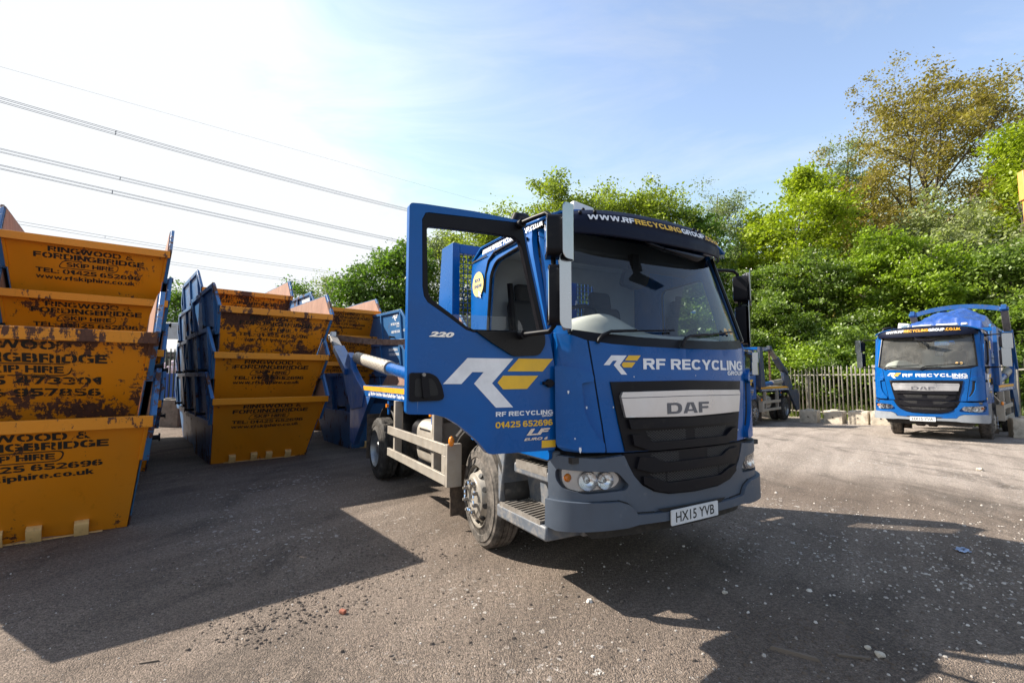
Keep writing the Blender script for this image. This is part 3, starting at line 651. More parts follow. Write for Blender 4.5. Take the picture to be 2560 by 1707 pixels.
def lorry(label, loc, rz, plate, visor_text, opened=False, bumper=None, arm=None, steer=0, extended=True, detail=True, group='skip loader lorries parked in the yard'):
    bumper = bumper or grey_pl
    t = empty('skip_loader_lorry', loc, rz, label, 'lorry', group)
    # --- cab front
    bon = [(0, 1.79), (-.45, 1.797), (-.70, 1.810), (-.872, 1.831), (-.842, 1.628), (-.808, 1.394), (-.782, 1.227), (-.757, 1.044), (-.62, 1.040), (0, 1.036)]
    fp = surf('bonnet_panel', [sym(bon)], .03, FR, blue, t, off=-.03, cut=.07, bev=.004)
    cor = [(-.884, 1.834), (-.854, 1.628), (-.820, 1.394), (-.794, 1.227), (-.769, 1.044), (-.93, 1.046), (-1.07, 1.058), (-1.118, 1.08), (-1.118, 1.893), (-1.097, 1.893), (-.98, 1.872)]
    dfl = arc_poly([(-.85, 1.545), (-.935, 1.53), (-.92, 1.34), (-.889, 1.247), (-.829, 1.154), (-.786, 1.115), (-.782, 1.054), (-.93, 1.056), (-1.10, 1.09), (-1.108, 1.12), (-1.108, 1.655), (-1.06, 1.655), (-.95, 1.635), (-.86, 1.60)], .015, 3)
    for mr in (0, 1):
        k = (lambda p: mir(p)) if mr else (lambda p: p)
        c = surf('corner_panel', [k(cor)], .03, FR, blue, t, off=-.03, cut=.05, bev=.004)
        surf('wind_deflector', [k(dfl)], .035, FR, blue, c, off=.0, cut=.05, bev=.012)
        surf('air_inlet', [k([(-.935, 1.525), (-.885, 1.525), (-.868, 1.34), (-.845, 1.25), (-.80, 1.16), (-.829, 1.154), (-.889, 1.247), (-.92, 1.34)])], .002, FR, dark if mr else blue, c, off=.001, cut=.05)
        pil = [(-1.005, 1.875), (-.965, 2.28), (-.925, 2.74), (-1.06, 2.74), (-1.115, 2.28), (-1.165, 1.885)]
        surf('windscreen_pillar', [k(pil)], .04, FR, blue, t, off=-.045, cut=.05, bev=.006)
        MB().tube([FR(s*(-1 if mr else 1), z, .004) for s, z in ((-.995, 1.89), (-.958, 2.28), (-.92, 2.70))], .016, 6).put('screen_seal', blackgl, t)
    MB().tube([FR(s, z, -.012) for s, z in ((-.877, 1.83), (-.847, 1.628), (-.813, 1.394), (-.787, 1.227), (-.762, 1.044))], .006, 5).put('panel_gap', dark, t)
    MB().tube([FR(-s, z, -.012) for s, z in ((-.877, 1.83), (-.847, 1.628), (-.813, 1.394), (-.787, 1.227), (-.762, 1.044))], .006, 5).put('panel_gap', dark, t)
    cow = [(0, 1.78), (-.6, 1.795), (-.86, 1.822), (-1.0, 1.872), (-.97, 1.915), (-.8, 1.892), (-.4, 1.868), (0, 1.862)]
    surf('wiper_cowl', [sym(cow)], .02, FR, black, t, off=-.03, cut=.07)
    scr = screen if opened else screen_pale
    gl = [(0, 1.855), (-.4, 1.861), (-.8, 1.885), (-.985, 1.905), (-.955, 2.28), (-.925, 2.70), (0, 2.73)]
    ws = surf('windscreen', [sym(gl)], 0, FR, scr, t, off=-.02, cut=.07)
    st = MB()
    for s in (.62, .70):
        st.add([FR(s+.028*math.cos(a), 1.965+.028*math.sin(a), .002) for a in np.linspace(0, 2*math.pi, 15)[:-1]], [tuple(range(14))])
    st.put('round_sticker', lug_y, ws)
    for pts in ([(-.815, 1.815, .01), (-.80, 1.845, .03), (-.775, 1.870, .035), (-.70, 1.901, .035), (-.476, 1.917, .03)], [(-.058, 1.805, .01), (-.045, 1.84, .03), (-.019, 1.868, .035), (.054, 1.897, .035), (.28, 1.92, .03)]):
        w = MB(); w.tube([FR(*p) for p in pts], [.014, .014, .013, .011, .008], 8); a = pts[-1]
        e = ((-.084, 1.936) if pts[0][0] < -.5 else (.712, 1.966)); b0 = ((-.70, 1.899) if pts[0][0] < -.5 else (.02, 1.885))
        w.tube([FR(b0[0]+(e[0]-b0[0])*i/8, b0[1]+(e[1]-b0[1])*i/8, .008) for i in range(9)], .008, 6); w.put('wiper', black, t)
    # --- grille
    gr = surf('grille', [sym([(0, 1.548), (-.723, 1.539), (-.704, 1.44), (-.667, 1.253), (-.617, 1.046), (0, 1.04)])], .012, FR, black, t, off=.001, cut=.07, bev=.004)
    bar = surf('badge_bar', [sym([(0, 1.474), (-.641, 1.466), (-.655, 1.435), (-.622, 1.288), (0, 1.277)])], .028, FR, silver, gr, off=.012, cut=.06, bev=.008)
    MB().tube([FR(s, 1.425+.006*(1-abs(s)/.65), .0405) for s in np.linspace(-.652, .652, 24)], .0025, 4).put('bar_crease', dafg, bar)
    letters('badge_lettering', [('DAF', -.256, 1.300, .452, .082, 'X')], FR, dafg, bar, .0415, .06)
    surf('grille_surround', [sym([(0, 1.268), (-.60, 1.272), (-.58, 1.205), (0, 1.20)])], .03, FR, black, gr, off=.01, cut=.07, bev=.01)
    surf('grille_rib', [sym([(0, 1.105), (-.40, 1.105), (-.50, 1.16), (-.575, 1.165), (-.56, 1.09), (-.42, 1.045), (0, 1.045)])], .035, FR, black, gr, off=.01, cut=.07, bev=.012)
    cup = surf('bumper_grille', [sym([(0, 1.034), (-.645, 1.034), (-.61, .958), (-.568, .882), (-.504, .813), (-.403, .758), (-.27, .728), (0, .718)])], .02, FR, black, t, off=.015, cut=.07)
    surf('grille_rib', [sym([(0, .957), (-.30, .957), (-.40, 1.0), (-.53, 1.01), (-.555, .93), (-.42, .892), (0, .888)])], .03, FR, black, cup, off=.03, cut=.07, bev=.012)
    surf('grille_rib', [sym([(0, .812), (-.28, .812), (-.38, .85), (-.50, .872), (-.50, .82), (-.40, .765), (-.27, .738), (0, .728)])], .03, FR, black, cup, off=.03, cut=.07, bev=.012)
    if detail:
        h1, h2 = MB(), MB()
        for s in (1, -1):
            k = lambda p: [(u*s, v) for u, v in p]
            honeycomb(h1, k([(-.46, 1.19), (-.391, 1.106), (-.045, 1.106), (-.045, 1.19)]), FR, .018)
            honeycomb(h2, k([(-.452, 1.03), (-.354, .958), (-.15, .958), (-.15, 1.03)]), FR, .04)
            honeycomb(h2, k([(-.44, .885), (-.35, .815), (-.29, .815), (-.29, .885)]), FR, .04)
        honeycomb(h2, [(-.28, .885), (-.28, .815), (.28, .815), (.28, .885)], FR, .04)
        h1.put('grille_mesh', mesh_m, gr, smooth=0, recalc=False); h2.put('grille_mesh', mesh_m, cup, smooth=0, recalc=False)
    r_, f_ = logo_at(-.768, 1.591, .313, .140)
    letters('white_lettering', [('poly', [r_]), ('RF RECYCLING', -.434, 1.630, 1.238, .080, 'X'), ('GROUP', .532, 1.588, .276, .035, 'X')], FR, white_l, fp, .003, .06)
    letters('yellow_lettering', [('poly', [q]) for q in f_], FR, yellow_l, fp, .003, .06)
    if opened:
        chips = [(-.955, 1.075, .008, .020), (-.90, 1.36, .006, .010), (-.70, 1.36, .004, .006), (-.52, 1.575, .004, .006), (.10, 1.585, .004, .005), (.66, 1.13, .005, .007), (-1.02, 1.47, .006, .012), (-.985, 1.15, .004, .006), (.30, 1.77, .004, .004), (-.35, 1.775, .004, .005)]
        for u_, v_, a_, b_ in chips: letters('paint_chip', [('poly', [[(u_+a_*math.cos(k), v_+b_*math.sin(k)*(1+.3*math.sin(3*k))) for k in np.linspace(0, 6.28, 9)[:-1]]])], lambda u, v, w: FR(u, v, w+(.047 if abs(u) > .93 else .002)), white_l, fp, .002)
    # --- bumper with headlights and number plate
    up = [(0, .716), (-.27, .726), (-.403, .756), (-.506, .811), (-.570, .880), (-.613, .957), (-.632, 1.0), (-.645, 1.024), (-.83, 1.008), (-1.092, 1.028), (-1.15, .992), (-1.168, .97), (-1.168, .725), (-.72, .724), (-.622, .69), (-.57, .626), (-.41, .618), (0, .612)]
    hl_r = arc_poly([(-1.113, .938), (-.70, .914), (-.61, .818), (-.636, .785), (-.929, .772), (-1.068, .806), (-1.113, .865)], .03)
    bp = surf('bumper', [sym(up), hl_r, mir(hl_r)], .05, FR, bumper, t, off=-.01, cut=.06, bev=.012)
    pad = [(0, .606), (-.41, .612), (-.566, .620), (-.60, .668), (-.632, .692), (-.70, .716), (-1.168, .728), (-1.172, .545), (-1.1, .527), (-.9, .533), (-.643, .540), (-.563, .552), (-.41, .552), (0, .550)]
    surf('bumper_lip', [sym(pad)], .06, FR, grey_pl if opened else grey_l, bp, off=.014, cut=.06, bev=.022)
    MB().tube([FR(s_, z_, .040) for s_, z_ in [(u, v+.004) for u, v in sym(pad[1:7])]], .007, 5).put('panel_gap', dark, bp)
    surf('bumper_slot', [arc_poly([(-.40, .640), (.32, .640), (.26, .612), (-.34, .612)], .008)], .002, FR, dark, bp, off=.0645, cut=.06)
    surf('undertray', [sym([(0, .56), (-1.0, .545), (-.85, .43), (0, .43)])], .02, FR, under, t, off=-.12, cut=.15)
    lens_o = arc_poly([(-1.085, .932), (-.877, .922), (-.714, .912), (-.676, .883), (-.668, .846), (-.711, .805), (-.831, .795), (-.973, .785), (-1.053, .805), (-1.082, .85)], .02)
    for mr in (0, 1):
        k = (lambda p: mir(p)) if mr else (lambda p: p); sg = -1 if mr else 1
        hlr = surf('headlight_recess', [k(arc_poly([(-1.12, .945), (-.69, .920), (-.60, .818), (-.63, .778), (-.929, .765), (-1.075, .80), (-1.12, .86)], .03))], .012, FR, bumper, bp, off=-.022, cut=.06)
        hd = surf('headlight', [k(lens_o)], .012, FR, lamp_bk, t, off=-.010, cut=.05)
        b = MB()
        for cs, r in ((-.905, .062), (-.785, .057)):
            b.grid(lambda a, q: FR(sg*(cs+q*r*math.cos(a)), .856+q*r*math.sin(a), .004+.030*q*q), np.linspace(0, 2*math.pi, 28), [.16, .35, .6, .8, 1.0])
            b.grid(lambda a, q: FR(sg*(cs+q*r*math.cos(a)), .856+q*r*math.sin(a), .034-.02*(q-1)/.12), np.linspace(0, 2*math.pi, 28), [1.0, 1.12])
        b.put('reflector_bowl', lamp_si, hd, smooth=60)
        b = MB()
        for cs in (-.905, -.785): b.ball(FR(sg*cs, .856, .018), .013, 6)
        b.put('bulb', lens_gl, hd)
        b = MB(); b.ball(FR(sg*-1.04, .876, .010), .03, 8, (1, .7, 1)); b.put('indicator', amber_m, hd)
        surf('lens_cover', [k(lens_o)], 0, FR, lens_gl, hd, off=.036, cut=.05)
    pf = lambda u, v, w: (-.06+u, FR(-.06, .58, .078)[1]-w, .577+v+.02*u)
    pl = surf('number_plate', [arc_poly([(-.25, -.054), (.25, -.054), (.25, .054), (-.25, .054)], .008, 3)], .008, pf, plate_m, t, off=0)
    if plate: letters('plate_lettering', [(plate, -.205, -.036, .41, .072, .012)], pf, black_l, pl, .0092)
    # --- visor, roof
    def VS(a, tt, w=0):
        z = np.interp(tt, [0, .2, .4, .6, .8, 1], [2.655, 2.72, 2.79, 2.855, 2.91, 2.945]); y = np.interp(tt, [0, .2, .4, .6, .8, 1], [.155, .162, .178, .212, .275, .39])
        wgt = 1-tt*.45
        return (a*(1.0-.07*tt*tt), y+wgt*(.14*a*a+.15*a**6)-w, z+.02*a*a*(1-tt)-(.04*a*a+.075*abs(a)**5)*tt+w*.4)
    vs = MB().grid(VS, np.linspace(-1, 1, 41), np.linspace(0, 1, 21)).put('sun_visor', navy, t, solid=.012, recalc=False, smooth=50)
    if visor_text:
        us, vv, wd, hh, pieces = visor_text
        it = split_text(pieces, us, vv, wd, hh, 'X')
        letters('white_lettering', [it[0]]+it[2:3], VS, white_l, vs, .016, .05)
        letters('yellow_lettering', [it[1]]+it[3:4], VS, orange_l if not opened else yellow_l, vs, .016, .05)
    b = MB()
    for a, tt in ((-.86, .93), (-.80, .62), (-.72, .93), (-.68, .62), (.42, .62), (.50, .62), (.86, .62)):
        b.ball(VS(a, tt, .012), .016, 6)
    b.put('visor_bolt', black, vs)
    def RF(x, y): return (x, y, 2.95-.15*abs(x/1.07)**5-.10*sm((y-1.45)/.25)-.03*sm((.8-y)/.5))
    MB().grid(RF, np.linspace(-1.065, 1.065, 27), np.linspace(.40, 1.66, 16)).put('roof', blue, t, smooth=60, solid=.02, recalc=False)
    bc = MB(); bc.add([(-.60, .62, 2.93), (-.34, .62, 2.93), (-.34, .80, 2.93), (-.60, .80, 2.93), (-.585, .64, 3.085), (-.365, .64, 3.055), (-.35, .78, 3.055), (-.57, .78, 3.085)], [(0, 3, 2, 1), (4, 5, 6, 7), (0, 1, 5, 4), (1, 2, 6, 5), (2, 3, 7, 6), (3, 0, 4, 7)])
    bo = bc.put('roof_light_box', white_m, t, bev=.015)
    letters('badge_lettering', [('DAF', -.515, 2.955, .14, .055, 'X')], lambda u, v, w: (u, .62-w+(v-2.93)*.13, v), M('teal_lettering', (.02, .13, .22), .5), bo, .003)
    for x0, x1 in (((.50, .74),) if opened else ((-.28, .12), (.20, .62), (.68, .8))): MB().box(x0, x1, .55, .68, 2.92, 2.985).put('roof_marker_light', white_m, t, bev=.02)
    s = MB(); s.tube([(-1.0, .95, 2.88), (-.97, .95, 2.96), (-.86, 1.0, 2.985), (-.75, 1.05, 2.95), (-.74, 1.06, 2.85)], .045, 10); s.put('air_intake', black, t)
    fm = MB(); fm.add([(-.18, .02, 2.575), (.16, -.02, 2.535), (.30, .02, 2.565), (-.12, .10, 2.60), (-.15, .02, 2.555), (.15, .0, 2.49), (.28, .04, 2.535), (-.10, .12, 2.585)], [(0, 1, 2, 3), (7, 6, 5, 4), (0, 4, 5, 1), (1, 5, 6, 2), (2, 6, 7, 3), (3, 7, 4, 0)])
    fm.beam((-.08, .10, 2.585), (-.16, .22, 2.66), .10, .02); fm.put('front_mirror', black, t, bev=.012)
    # --- cab shell
    shell = [(.30, .98), (1.64, .98), (1.655, 2.70), (1.62, 2.79), (1.55, 2.83), (.66, 2.81), (.58, 2.76), (.30, 1.86)]
    ap = arc_poly([(.385, 1.06), (1.30, 1.06), (1.315, 2.0), (1.25, 2.50), (1.15, 2.60), (.68, 2.635), (.60, 2.58), (.40, 1.88)], .06, 4)
    for sd in (-1, 1):
        if sd > 0 or not opened:
            hole = arc_poly([(.45, 1.92), (1.20, 1.90), (1.22, 2.48), (1.18, 2.53), (.66, 2.56)], .06)
        else: hole = ap
        sf = lambda u, v, w, sd=sd: (sd*(1.012+w+.05*(1-sm((v-2.55)/.3)) - .0), u, v)
        cs = surf('cab_side', [arc_poly(shell, .03, 3), hole], .05, sf, blue, t, off=-.035, bev=.006, cutv=.12)
        MB().tube([(sd*1.075, y, z) for y, z in ((.60, 2.665), (.68, 2.70), (1.16, 2.68), (1.27, 2.63), (1.325, 2.52), (1.345, 2.35))], .014, 6).put('drip_rail', black, t)
        MB().tube([(sd*1.062, u, v) for u, v in hole+hole[:1]], .016, 6).put('door_seal', blackgl, t)
        MB().beam((sd*1.066, 1.34, 2.695), (sd*1.064, 1.66, 2.690), .006, .012).put('panel_gap', dark, t)
        lt = (lambda u, v, w: (-1.02-.05*(1-sm((v-2.55)/.3))-w, -u, v)) if sd < 0 else (lambda u, v, w: (1.02+.05*(1-sm((v-2.55)/.3))+w, u, v))
        it = split_text(['WWW.RF', 'RECYCLING', 'GROUP', '.CO.UK'], -1.45 if sd < 0 else .40, 2.722, 1.05, .052, 'X')
        letters('white_lettering', [it[0], it[2]], lt, white_l, cs, .02); letters('yellow_lettering', [it[1], it[3]], lt, yellow_l if sd > 0 else white_l, cs, .02)
        q = lambda u, v, w: lt((u-1.475) if sd < 0 else (1.475+u), v+2.445, w)
        stk = surf('round_sticker', [[(.118*math.cos(a), .118*math.sin(a)) for a in np.linspace(0, 2*math.pi, 33)[:-1]]], .002, q, M('pale_yellow_vinyl', (.80, .60, .22), .5), t, off=.017)
        letters('sticker_lettering', [('BOOK', -.065, .022, .13, .035, .03), ('ONLINE', -.085, -.035, .17, .035, .03)], q, blue_dark, stk, .0205)
        letters('cursor_arrow', [('poly', [[(.02, -.06), (.025, -.13), (.042, -.115), (.055, -.14), (.07, -.132), (.058, -.108), (.08, -.105)]])], q, white_l, stk, .0225)
    bk = [(-1.03, .98), (1.03, .98), (1.05, 2.66), (.98, 2.82), (-.98, 2.82), (-1.05, 2.66)]
    w1 = arc_poly([(-.97, 2.22), (-.42, 2.22), (-.42, 2.62), (-.97, 2.62)], .05); w0 = arc_poly([(-.02, 2.22), (.42, 2.22), (.42, 2.62), (-.02, 2.62)], .05)
    surf('cab_rear_wall', [bk, w0], .03, lambda u, v, w: (u, 1.625+w, v), blue, t)
    surf('rear_lining', [bk, w0], .01, lambda u, v, w: (u*.97, 1.605+w, v-.02), interior, t)
    surf('rear_window', [w0], 0, lambda u, v, w: (u, 1.63+w, v), side_gl, t)
    MB().box(-1.0, 1.0, .62, 1.58, 2.76, 2.78).put('headlining', interior, t)
    MB().box(-1.02, 1.02, .10, 1.62, .98, 1.02).put('cab_floor', under, t)
    MB().box(-1.0, 1.0, .20, 1.60, 1.02, 1.35).put('engine_hump', black, t)
    MB().prism([(.50, 2.76), (.56, 2.62), (.80, 2.58), (.92, 2.76)], 'x', -.95, .95).put('overhead_shelf', seat_m, t, bev=.02)
    def DS(x, y):
        return (x, y+.20*abs(x)**5, 1.80+.12*sm((y-.05)/.25)+.15*math.exp(-((x+.55)/.30)**2)*sm((y-.12)/.2)*(1-sm((y-.55)/.3))-.25*sm((y-.55)/.25))
    MB().grid(DS, np.linspace(-1.0, 1.0, 41), np.linspace(.08, .85, 18)).put('dashboard', dash_m, t, smooth=60, recalc=False)
    sw = MB(); c = Vector((-.55, .72, 2.06)); ax = Vector((0, .45, .9)).normalized(); u = Vector((1, 0, 0)); v = ax.cross(u)
    sw.tube([c+(u*math.cos(a)+v*math.sin(a))*.21 for a in np.linspace(0, 2*math.pi, 33)], .016, 8, False); sw.beam(c-u*.2, c+u*.2, .04, .02); sw.tube([c, c-ax*.3], .03, 8); sw.put('steering_wheel', black, t)
    for x in (-.52, .42):
        se = empty('seat', (x, 1.2, 0)); se.parent = t
        MB().box(-.25, .25, -.30, .22, 1.55, 1.72).put('seat_cushion', seat_m, se, bev=.06)
        MB().prism([(.12, 1.68), (.26, 1.68), (.36, 2.32), (.24, 2.34)], 'x', -.24, .24).put('backrest', seat_m, se, bev=.06)
        MB().prism([(.25, 2.30), (.36, 2.30), (.39, 2.50), (.29, 2.51)], 'x', -.14, .14).put('headrest', seat_m, se, bev=.05)
    MB().tube([(-.83, 1.32, 2.45), (-.80, 1.30, 2.0), (-.78, 1.25, 1.6)], .03, 6).put('seat_belt', black, t)
    im = surf('interior_mirror', [arc_poly([(-.17, 2.50), (.11, 2.50), (.07, 2.37), (-.04, 2.325), (-.22, 2.355)], .04)], .05, lambda u, v, w: (u, .50-w, v), black, t, bev=.012)
    MB().box(-.08, -.01, .47, .53, 2.49, 2.64).put('mirror_stem', black, im)
    # --- doors
    cab_door(t, -1, opened); cab_door(t, 1, False)
    # --- steps and wheel arch front
    for sd in (-1, 1):
        s = MB(); X = lambda a, b: (min(sd*a, sd*b), max(sd*a, sd*b))
        if opened:
            s.box(*X(.80, 1.135), .26, 1.0, .43, .535); s.box(*X(.70, .84), .22, 1.06, .43, 1.04); s.box(*X(.76, 1.085), .285, .80, .815, .90)
            s.box(*X(.72, 1.05), .27, 1.12, .955, 1.045)
            s.add([(sd*1.12, .98, .535), (sd*.80, .98, .535), (sd*.80, 1.14, .535), (sd*1.05, 1.12, .535), (sd*1.05, .99, 1.04), (sd*.80, .99, 1.04), (sd*.80, 1.16, 1.04), (sd*1.05, 1.15, 1.04)], [(0, 3, 2, 1), (4, 5, 6, 7), (0, 1, 5, 4), (1, 2, 6, 5), (2, 3, 7, 6), (3, 0, 4, 7)])
            su = s.put('step_well', grey_dirty, t, bev=.018)
            for y0, y1, x0, x1, z in ((.36, .93, .86, 1.115, .541), (.34, .74, .82, 1.07, .906)):
                tr, gp = MB(), MB()
                gp.box(*X(x0, x1), y0, y1, z-.004, z)
                tr.box(*X(x1, x1+.016), y0-.02, y1+.02, z-.045, z+.016); tr.box(*X(x0-.012, x0), y0-.02, y1+.02, z-.02, z+.016)
                n = int((y1-y0)/.05)
                for i in range(n+1):
                    y = y0+(y1-y0)*i/n; tr.beam((sd*x0, y+.05, z+.006), (sd*x1, y-.01, z+.006), .016, .016)
                gp.put('tread_gap', dark, su); tr.put('step_tread', steel_d, su)
            g = MB()
            for zz, yy, r in ((1.0, .93, .02), (1.0, .62, .02)): g.tube([(sd*1.048, yy, zz), (sd*1.060, yy, zz)], r, 12)
            g.put('step_lamp', rust_m, su)
        else:
            MB().prism([(.30, .98), (1.02, .98), (.98, .80), (.93, .60), (.88, .56), (.30, .60)], 'x', *X(.80, 1.09)).put('arch_skirt', grey_dirty, t, bev=.02)
        # wheel arch and flap
        A = MB(); rr = .60
        A.grid(lambda a, x: (sd*x, 1.56+rr*math.cos(a), .47+rr*math.sin(a)), np.linspace(.25, math.pi-.10, 20), [.62, 1.07]); A.put('wheel_arch', under if opened else grey_dirty, t, solid=.02, recalc=False)
        MB().box(*X(.70, 1.08), 2.13, 2.15, .14, .85).put('mud_flap', mud, t)
        wheel(t, 'front_wheel', (sd*1.045, 1.56, .467), sd, steer)
        wheel(t, 'rear_wheel', (sd*1.15, 5.05, .467), sd, 0, False, rubber_d)
        # side guard
        gd = empty('side_guard', (0, 0, 0)); gd.parent = t; x0, x1 = X(1.20, 1.235)
        MB().box(x0, x1, 1.90, 4.03, .80, .905).put('guard_rail', guard_m, gd, bev=.004); MB().box(x0, x1, 1.90, 4.03, .51, .61).put('guard_rail', guard_m, gd, bev=.004)
        MB().box(x0, x1, 1.90, 2.00, .612, .798).put('guard_post', guard_m, gd, bev=.004); MB().box(x0-.0 if sd < 0 else x0-.12, x1+.12 if sd < 0 else x1, 1.845, 1.898, .50, .915).put('guard_post', guard_m, gd, bev=.004)
        for y in (2.32, 3.80): MB().box(*X(1.10, 1.198), y, y+.07, .50, 1.25).put('guard_post', guard_m, gd, bev=.004)
        br = MB()
        for y in (2.40, 3.88): br.add([(sd*1.06, y, 1.25), (sd*1.06, y+.28, 1.25), (sd*1.06, y+.10, .75), (sd*1.06, y, .75), (sd*1.075, y, 1.25), (sd*1.075, y+.28, 1.25), (sd*1.075, y+.10, .75), (sd*1.075, y, .75)], [(0, 1, 2, 3), (7, 6, 5, 4), (0, 4, 5, 1), (1, 5, 6, 2), (2, 6, 7, 3), (3, 7, 4, 0)])
        br.put('guard_bracket', steel_d, gd)
        tk = empty('fuel_tank', (0, 0, 0)); tk.parent = t
        tp = arc_poly([(.72, .60), (1.14, .60), (1.17, .72), (1.17, .98), (1.10, 1.07), (.72, 1.07)], .09, 5)
        MB().prism([(sd*a, b) for a, b in tp], 'y', 2.45, 2.98).put('silencer_box', guard_m, tk, bev=.012)
        MB().prism([(sd*a, b) for a, b in arc_poly([(.72, .64), (1.10, .64), (1.12, .76), (1.12, .96), (1.06, 1.03), (.72, 1.03)], .09, 5)], 'y', 3.0, 3.34).put('plastic_tank', black, tk, bev=.02)
        v = MB()
        for z in (.965, .735):
            for i in range(8): v.box(*X(1.168, 1.174), 2.52+i*.045, 2.545+i*.045, z, z+.02)
        v.put('vent_slot', dark, tk)
        am = MB(); am.ball((sd*1.21, 1.80, .95), .05, 8, (.6, .55, 1.0)); am.put('side_marker', amber_m, t)
        MB().beam((sd*1.15, 1.80, 1.0), (sd*1.02, 1.66, 1.22), .05, .02).put('marker_bracket', guard_m, t)
        lp = MB()
        for y in (2.55, 4.4): lp.box(*X(1.12, 1.155), y, y+.05, 1.13, 1.18)
        lp.put('side_marker', amber_m, t)
        lp = MB()
        for y in (2.53, 4.38): lp.prism([(y, 1.245), (y+.10, 1.245), (y+.075, 1.03), (y+.025, 1.03)], 'x', *X(1.10, 1.125))
        lp.put('lamp_bracket', blue, t)
        # deck edge
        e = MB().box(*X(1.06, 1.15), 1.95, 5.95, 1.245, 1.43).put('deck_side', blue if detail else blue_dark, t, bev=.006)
        ef = (lambda u, v, w: (-1.15-w, -u, v)) if sd < 0 else (lambda u, v, w: (1.15+w, u, v))
        a0 = -5.94 if sd < 0 else 1.96
        letters('orange_stripe', [('poly', [[(a0, 1.345), (a0+3.98, 1.345), (a0+3.98, 1.418), (a0, 1.418)]])], ef, orange_l, e, .003)
        ln = 'Skip Hire • Grab Hire • Roll-on Roll-off Hire • Trade Waste'
        b0 = -5.40 if sd < 0 else 3.35
        letters('white_lettering', [(ln, b0, 1.262, 1.92, .072, .04), ('poly', [[(b0-.16, 1.262), (b0-.04, 1.262), (b0-.10, 1.33)]]), ('poly', [[(b0+1.98, 1.262), (b0+2.10, 1.262), (b0+2.04, 1.33)]])]+([(ln, -3.05, 1.262, 1.0, .072, .03)] if sd < 0 else [(ln, 2.1, 1.268, 1.0, .06, .03)]), ef, white_l, e, .003)
        MB().box(*X(.36, .44), 1.2, 6.5, .72, .98).put('chassis_rail', under, t)
        ar = MB(); ar.grid(lambda a, x: (sd*x, 5.05+.58*math.cos(a), .50+.60*math.sin(a)), np.linspace(.3, math.pi-.3, 16), [.60, .98]); ar.put('rear_mudguard', under, t, solid=.015, recalc=False)
        MB().box(*X(.60, 1.14), 5.66, 5.68, .22, .95).put('mud_flap', mud, t)
    MB().box(-1.058, 1.058, 1.95, 6.3, 1.33, 1.415).put('deck', steel_d, t)
    ub = MB(); ub.box(-.34, .34, .6, 3.9, .50, 1.0); ub.tube([(-1.0, 1.56, .47), (1.0, 1.56, .47)], .07, 10); ub.tube([(-.9, 5.05, .47), (.9, 5.05, .47)], .11, 10); ub.ball((0, 5.05, .5), .24, 8); ub.box(-.9, .9, 3.5, 3.8, .62, 1.0); ub.put('underbody', under, t)
    # --- headboard frame with mesh
    hb = empty('headboard', (0, 1.86, 0)); hb.parent = t
    for sd in (-1, 1):
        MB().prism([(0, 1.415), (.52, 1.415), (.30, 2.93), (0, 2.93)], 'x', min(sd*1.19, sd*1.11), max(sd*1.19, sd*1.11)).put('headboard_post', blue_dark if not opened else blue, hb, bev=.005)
    MB().box(-1.108, 1.108, 0, .06, 2.83, 2.925).put('top_bar', blue, hb, bev=.004)
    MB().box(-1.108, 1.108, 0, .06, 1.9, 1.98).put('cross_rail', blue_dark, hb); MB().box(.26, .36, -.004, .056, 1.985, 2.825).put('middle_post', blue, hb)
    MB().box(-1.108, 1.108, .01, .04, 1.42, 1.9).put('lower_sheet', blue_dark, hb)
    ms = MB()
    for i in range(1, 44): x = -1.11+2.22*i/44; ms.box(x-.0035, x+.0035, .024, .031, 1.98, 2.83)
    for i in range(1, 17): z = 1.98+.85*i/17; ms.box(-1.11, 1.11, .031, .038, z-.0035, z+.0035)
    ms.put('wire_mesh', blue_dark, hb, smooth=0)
    # --- lifting arms
    (ky, kz), (ty, tz) = arm['knee'], arm['tip']
    for sd in (-1, 1):
        la = empty('lifting_arm', (sd*1.10, 0, 0)); la.parent = t
        d = Vector((0, ty-ky, tz-kz)); n = Vector((0, -d.z, d.y)).normalized()
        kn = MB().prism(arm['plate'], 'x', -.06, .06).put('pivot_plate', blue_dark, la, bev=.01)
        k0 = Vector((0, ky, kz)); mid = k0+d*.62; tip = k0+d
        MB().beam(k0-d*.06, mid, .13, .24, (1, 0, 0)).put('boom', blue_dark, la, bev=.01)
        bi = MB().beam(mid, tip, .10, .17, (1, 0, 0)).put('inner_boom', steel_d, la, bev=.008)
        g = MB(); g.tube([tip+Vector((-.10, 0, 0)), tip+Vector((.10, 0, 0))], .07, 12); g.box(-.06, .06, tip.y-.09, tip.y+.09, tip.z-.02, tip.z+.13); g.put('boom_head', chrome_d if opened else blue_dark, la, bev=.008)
        r0, r1 = Vector((.10*-sd, arm['ram'][0][0], arm['ram'][0][1])), Vector((.10*-sd, arm['ram'][1][0], arm['ram'][1][1]))
        rv = r1-r0
        rm = MB().tube([r0, r0+rv*.60], .085, 20).put('ram_cylinder', blue, la)
        MB().tube([r0+rv*.6, r1], .05, 16).put('ram_rod', chrome, la)
        sl = MB().tube([r0+rv*.42, r0+rv*.985], .112, 28).put('ram_sleeve', guard_m, la)
        ho = MB()
        for i in range(20):
            for j in range(9):
                a = -2.2+j*.5+(i % 2)*.25; ax = rv.normalized(); bx = Vector((sd, 0, 0)); cx = ax.cross(bx); o = bx*math.cos(a)+cx*math.sin(a)
                p = r0+rv*(.435+.54*i/20)+o*.112; tg = ax.cross(o)
                ho.add([p-ax*.034+o*.002, p+tg*.013+o*.002, p+ax*.034+o*.002, p-tg*.013+o*.002], [(0, 1, 2, 3)])
        ho.put('sleeve_hole', steel_d, sl, smooth=0, recalc=False)
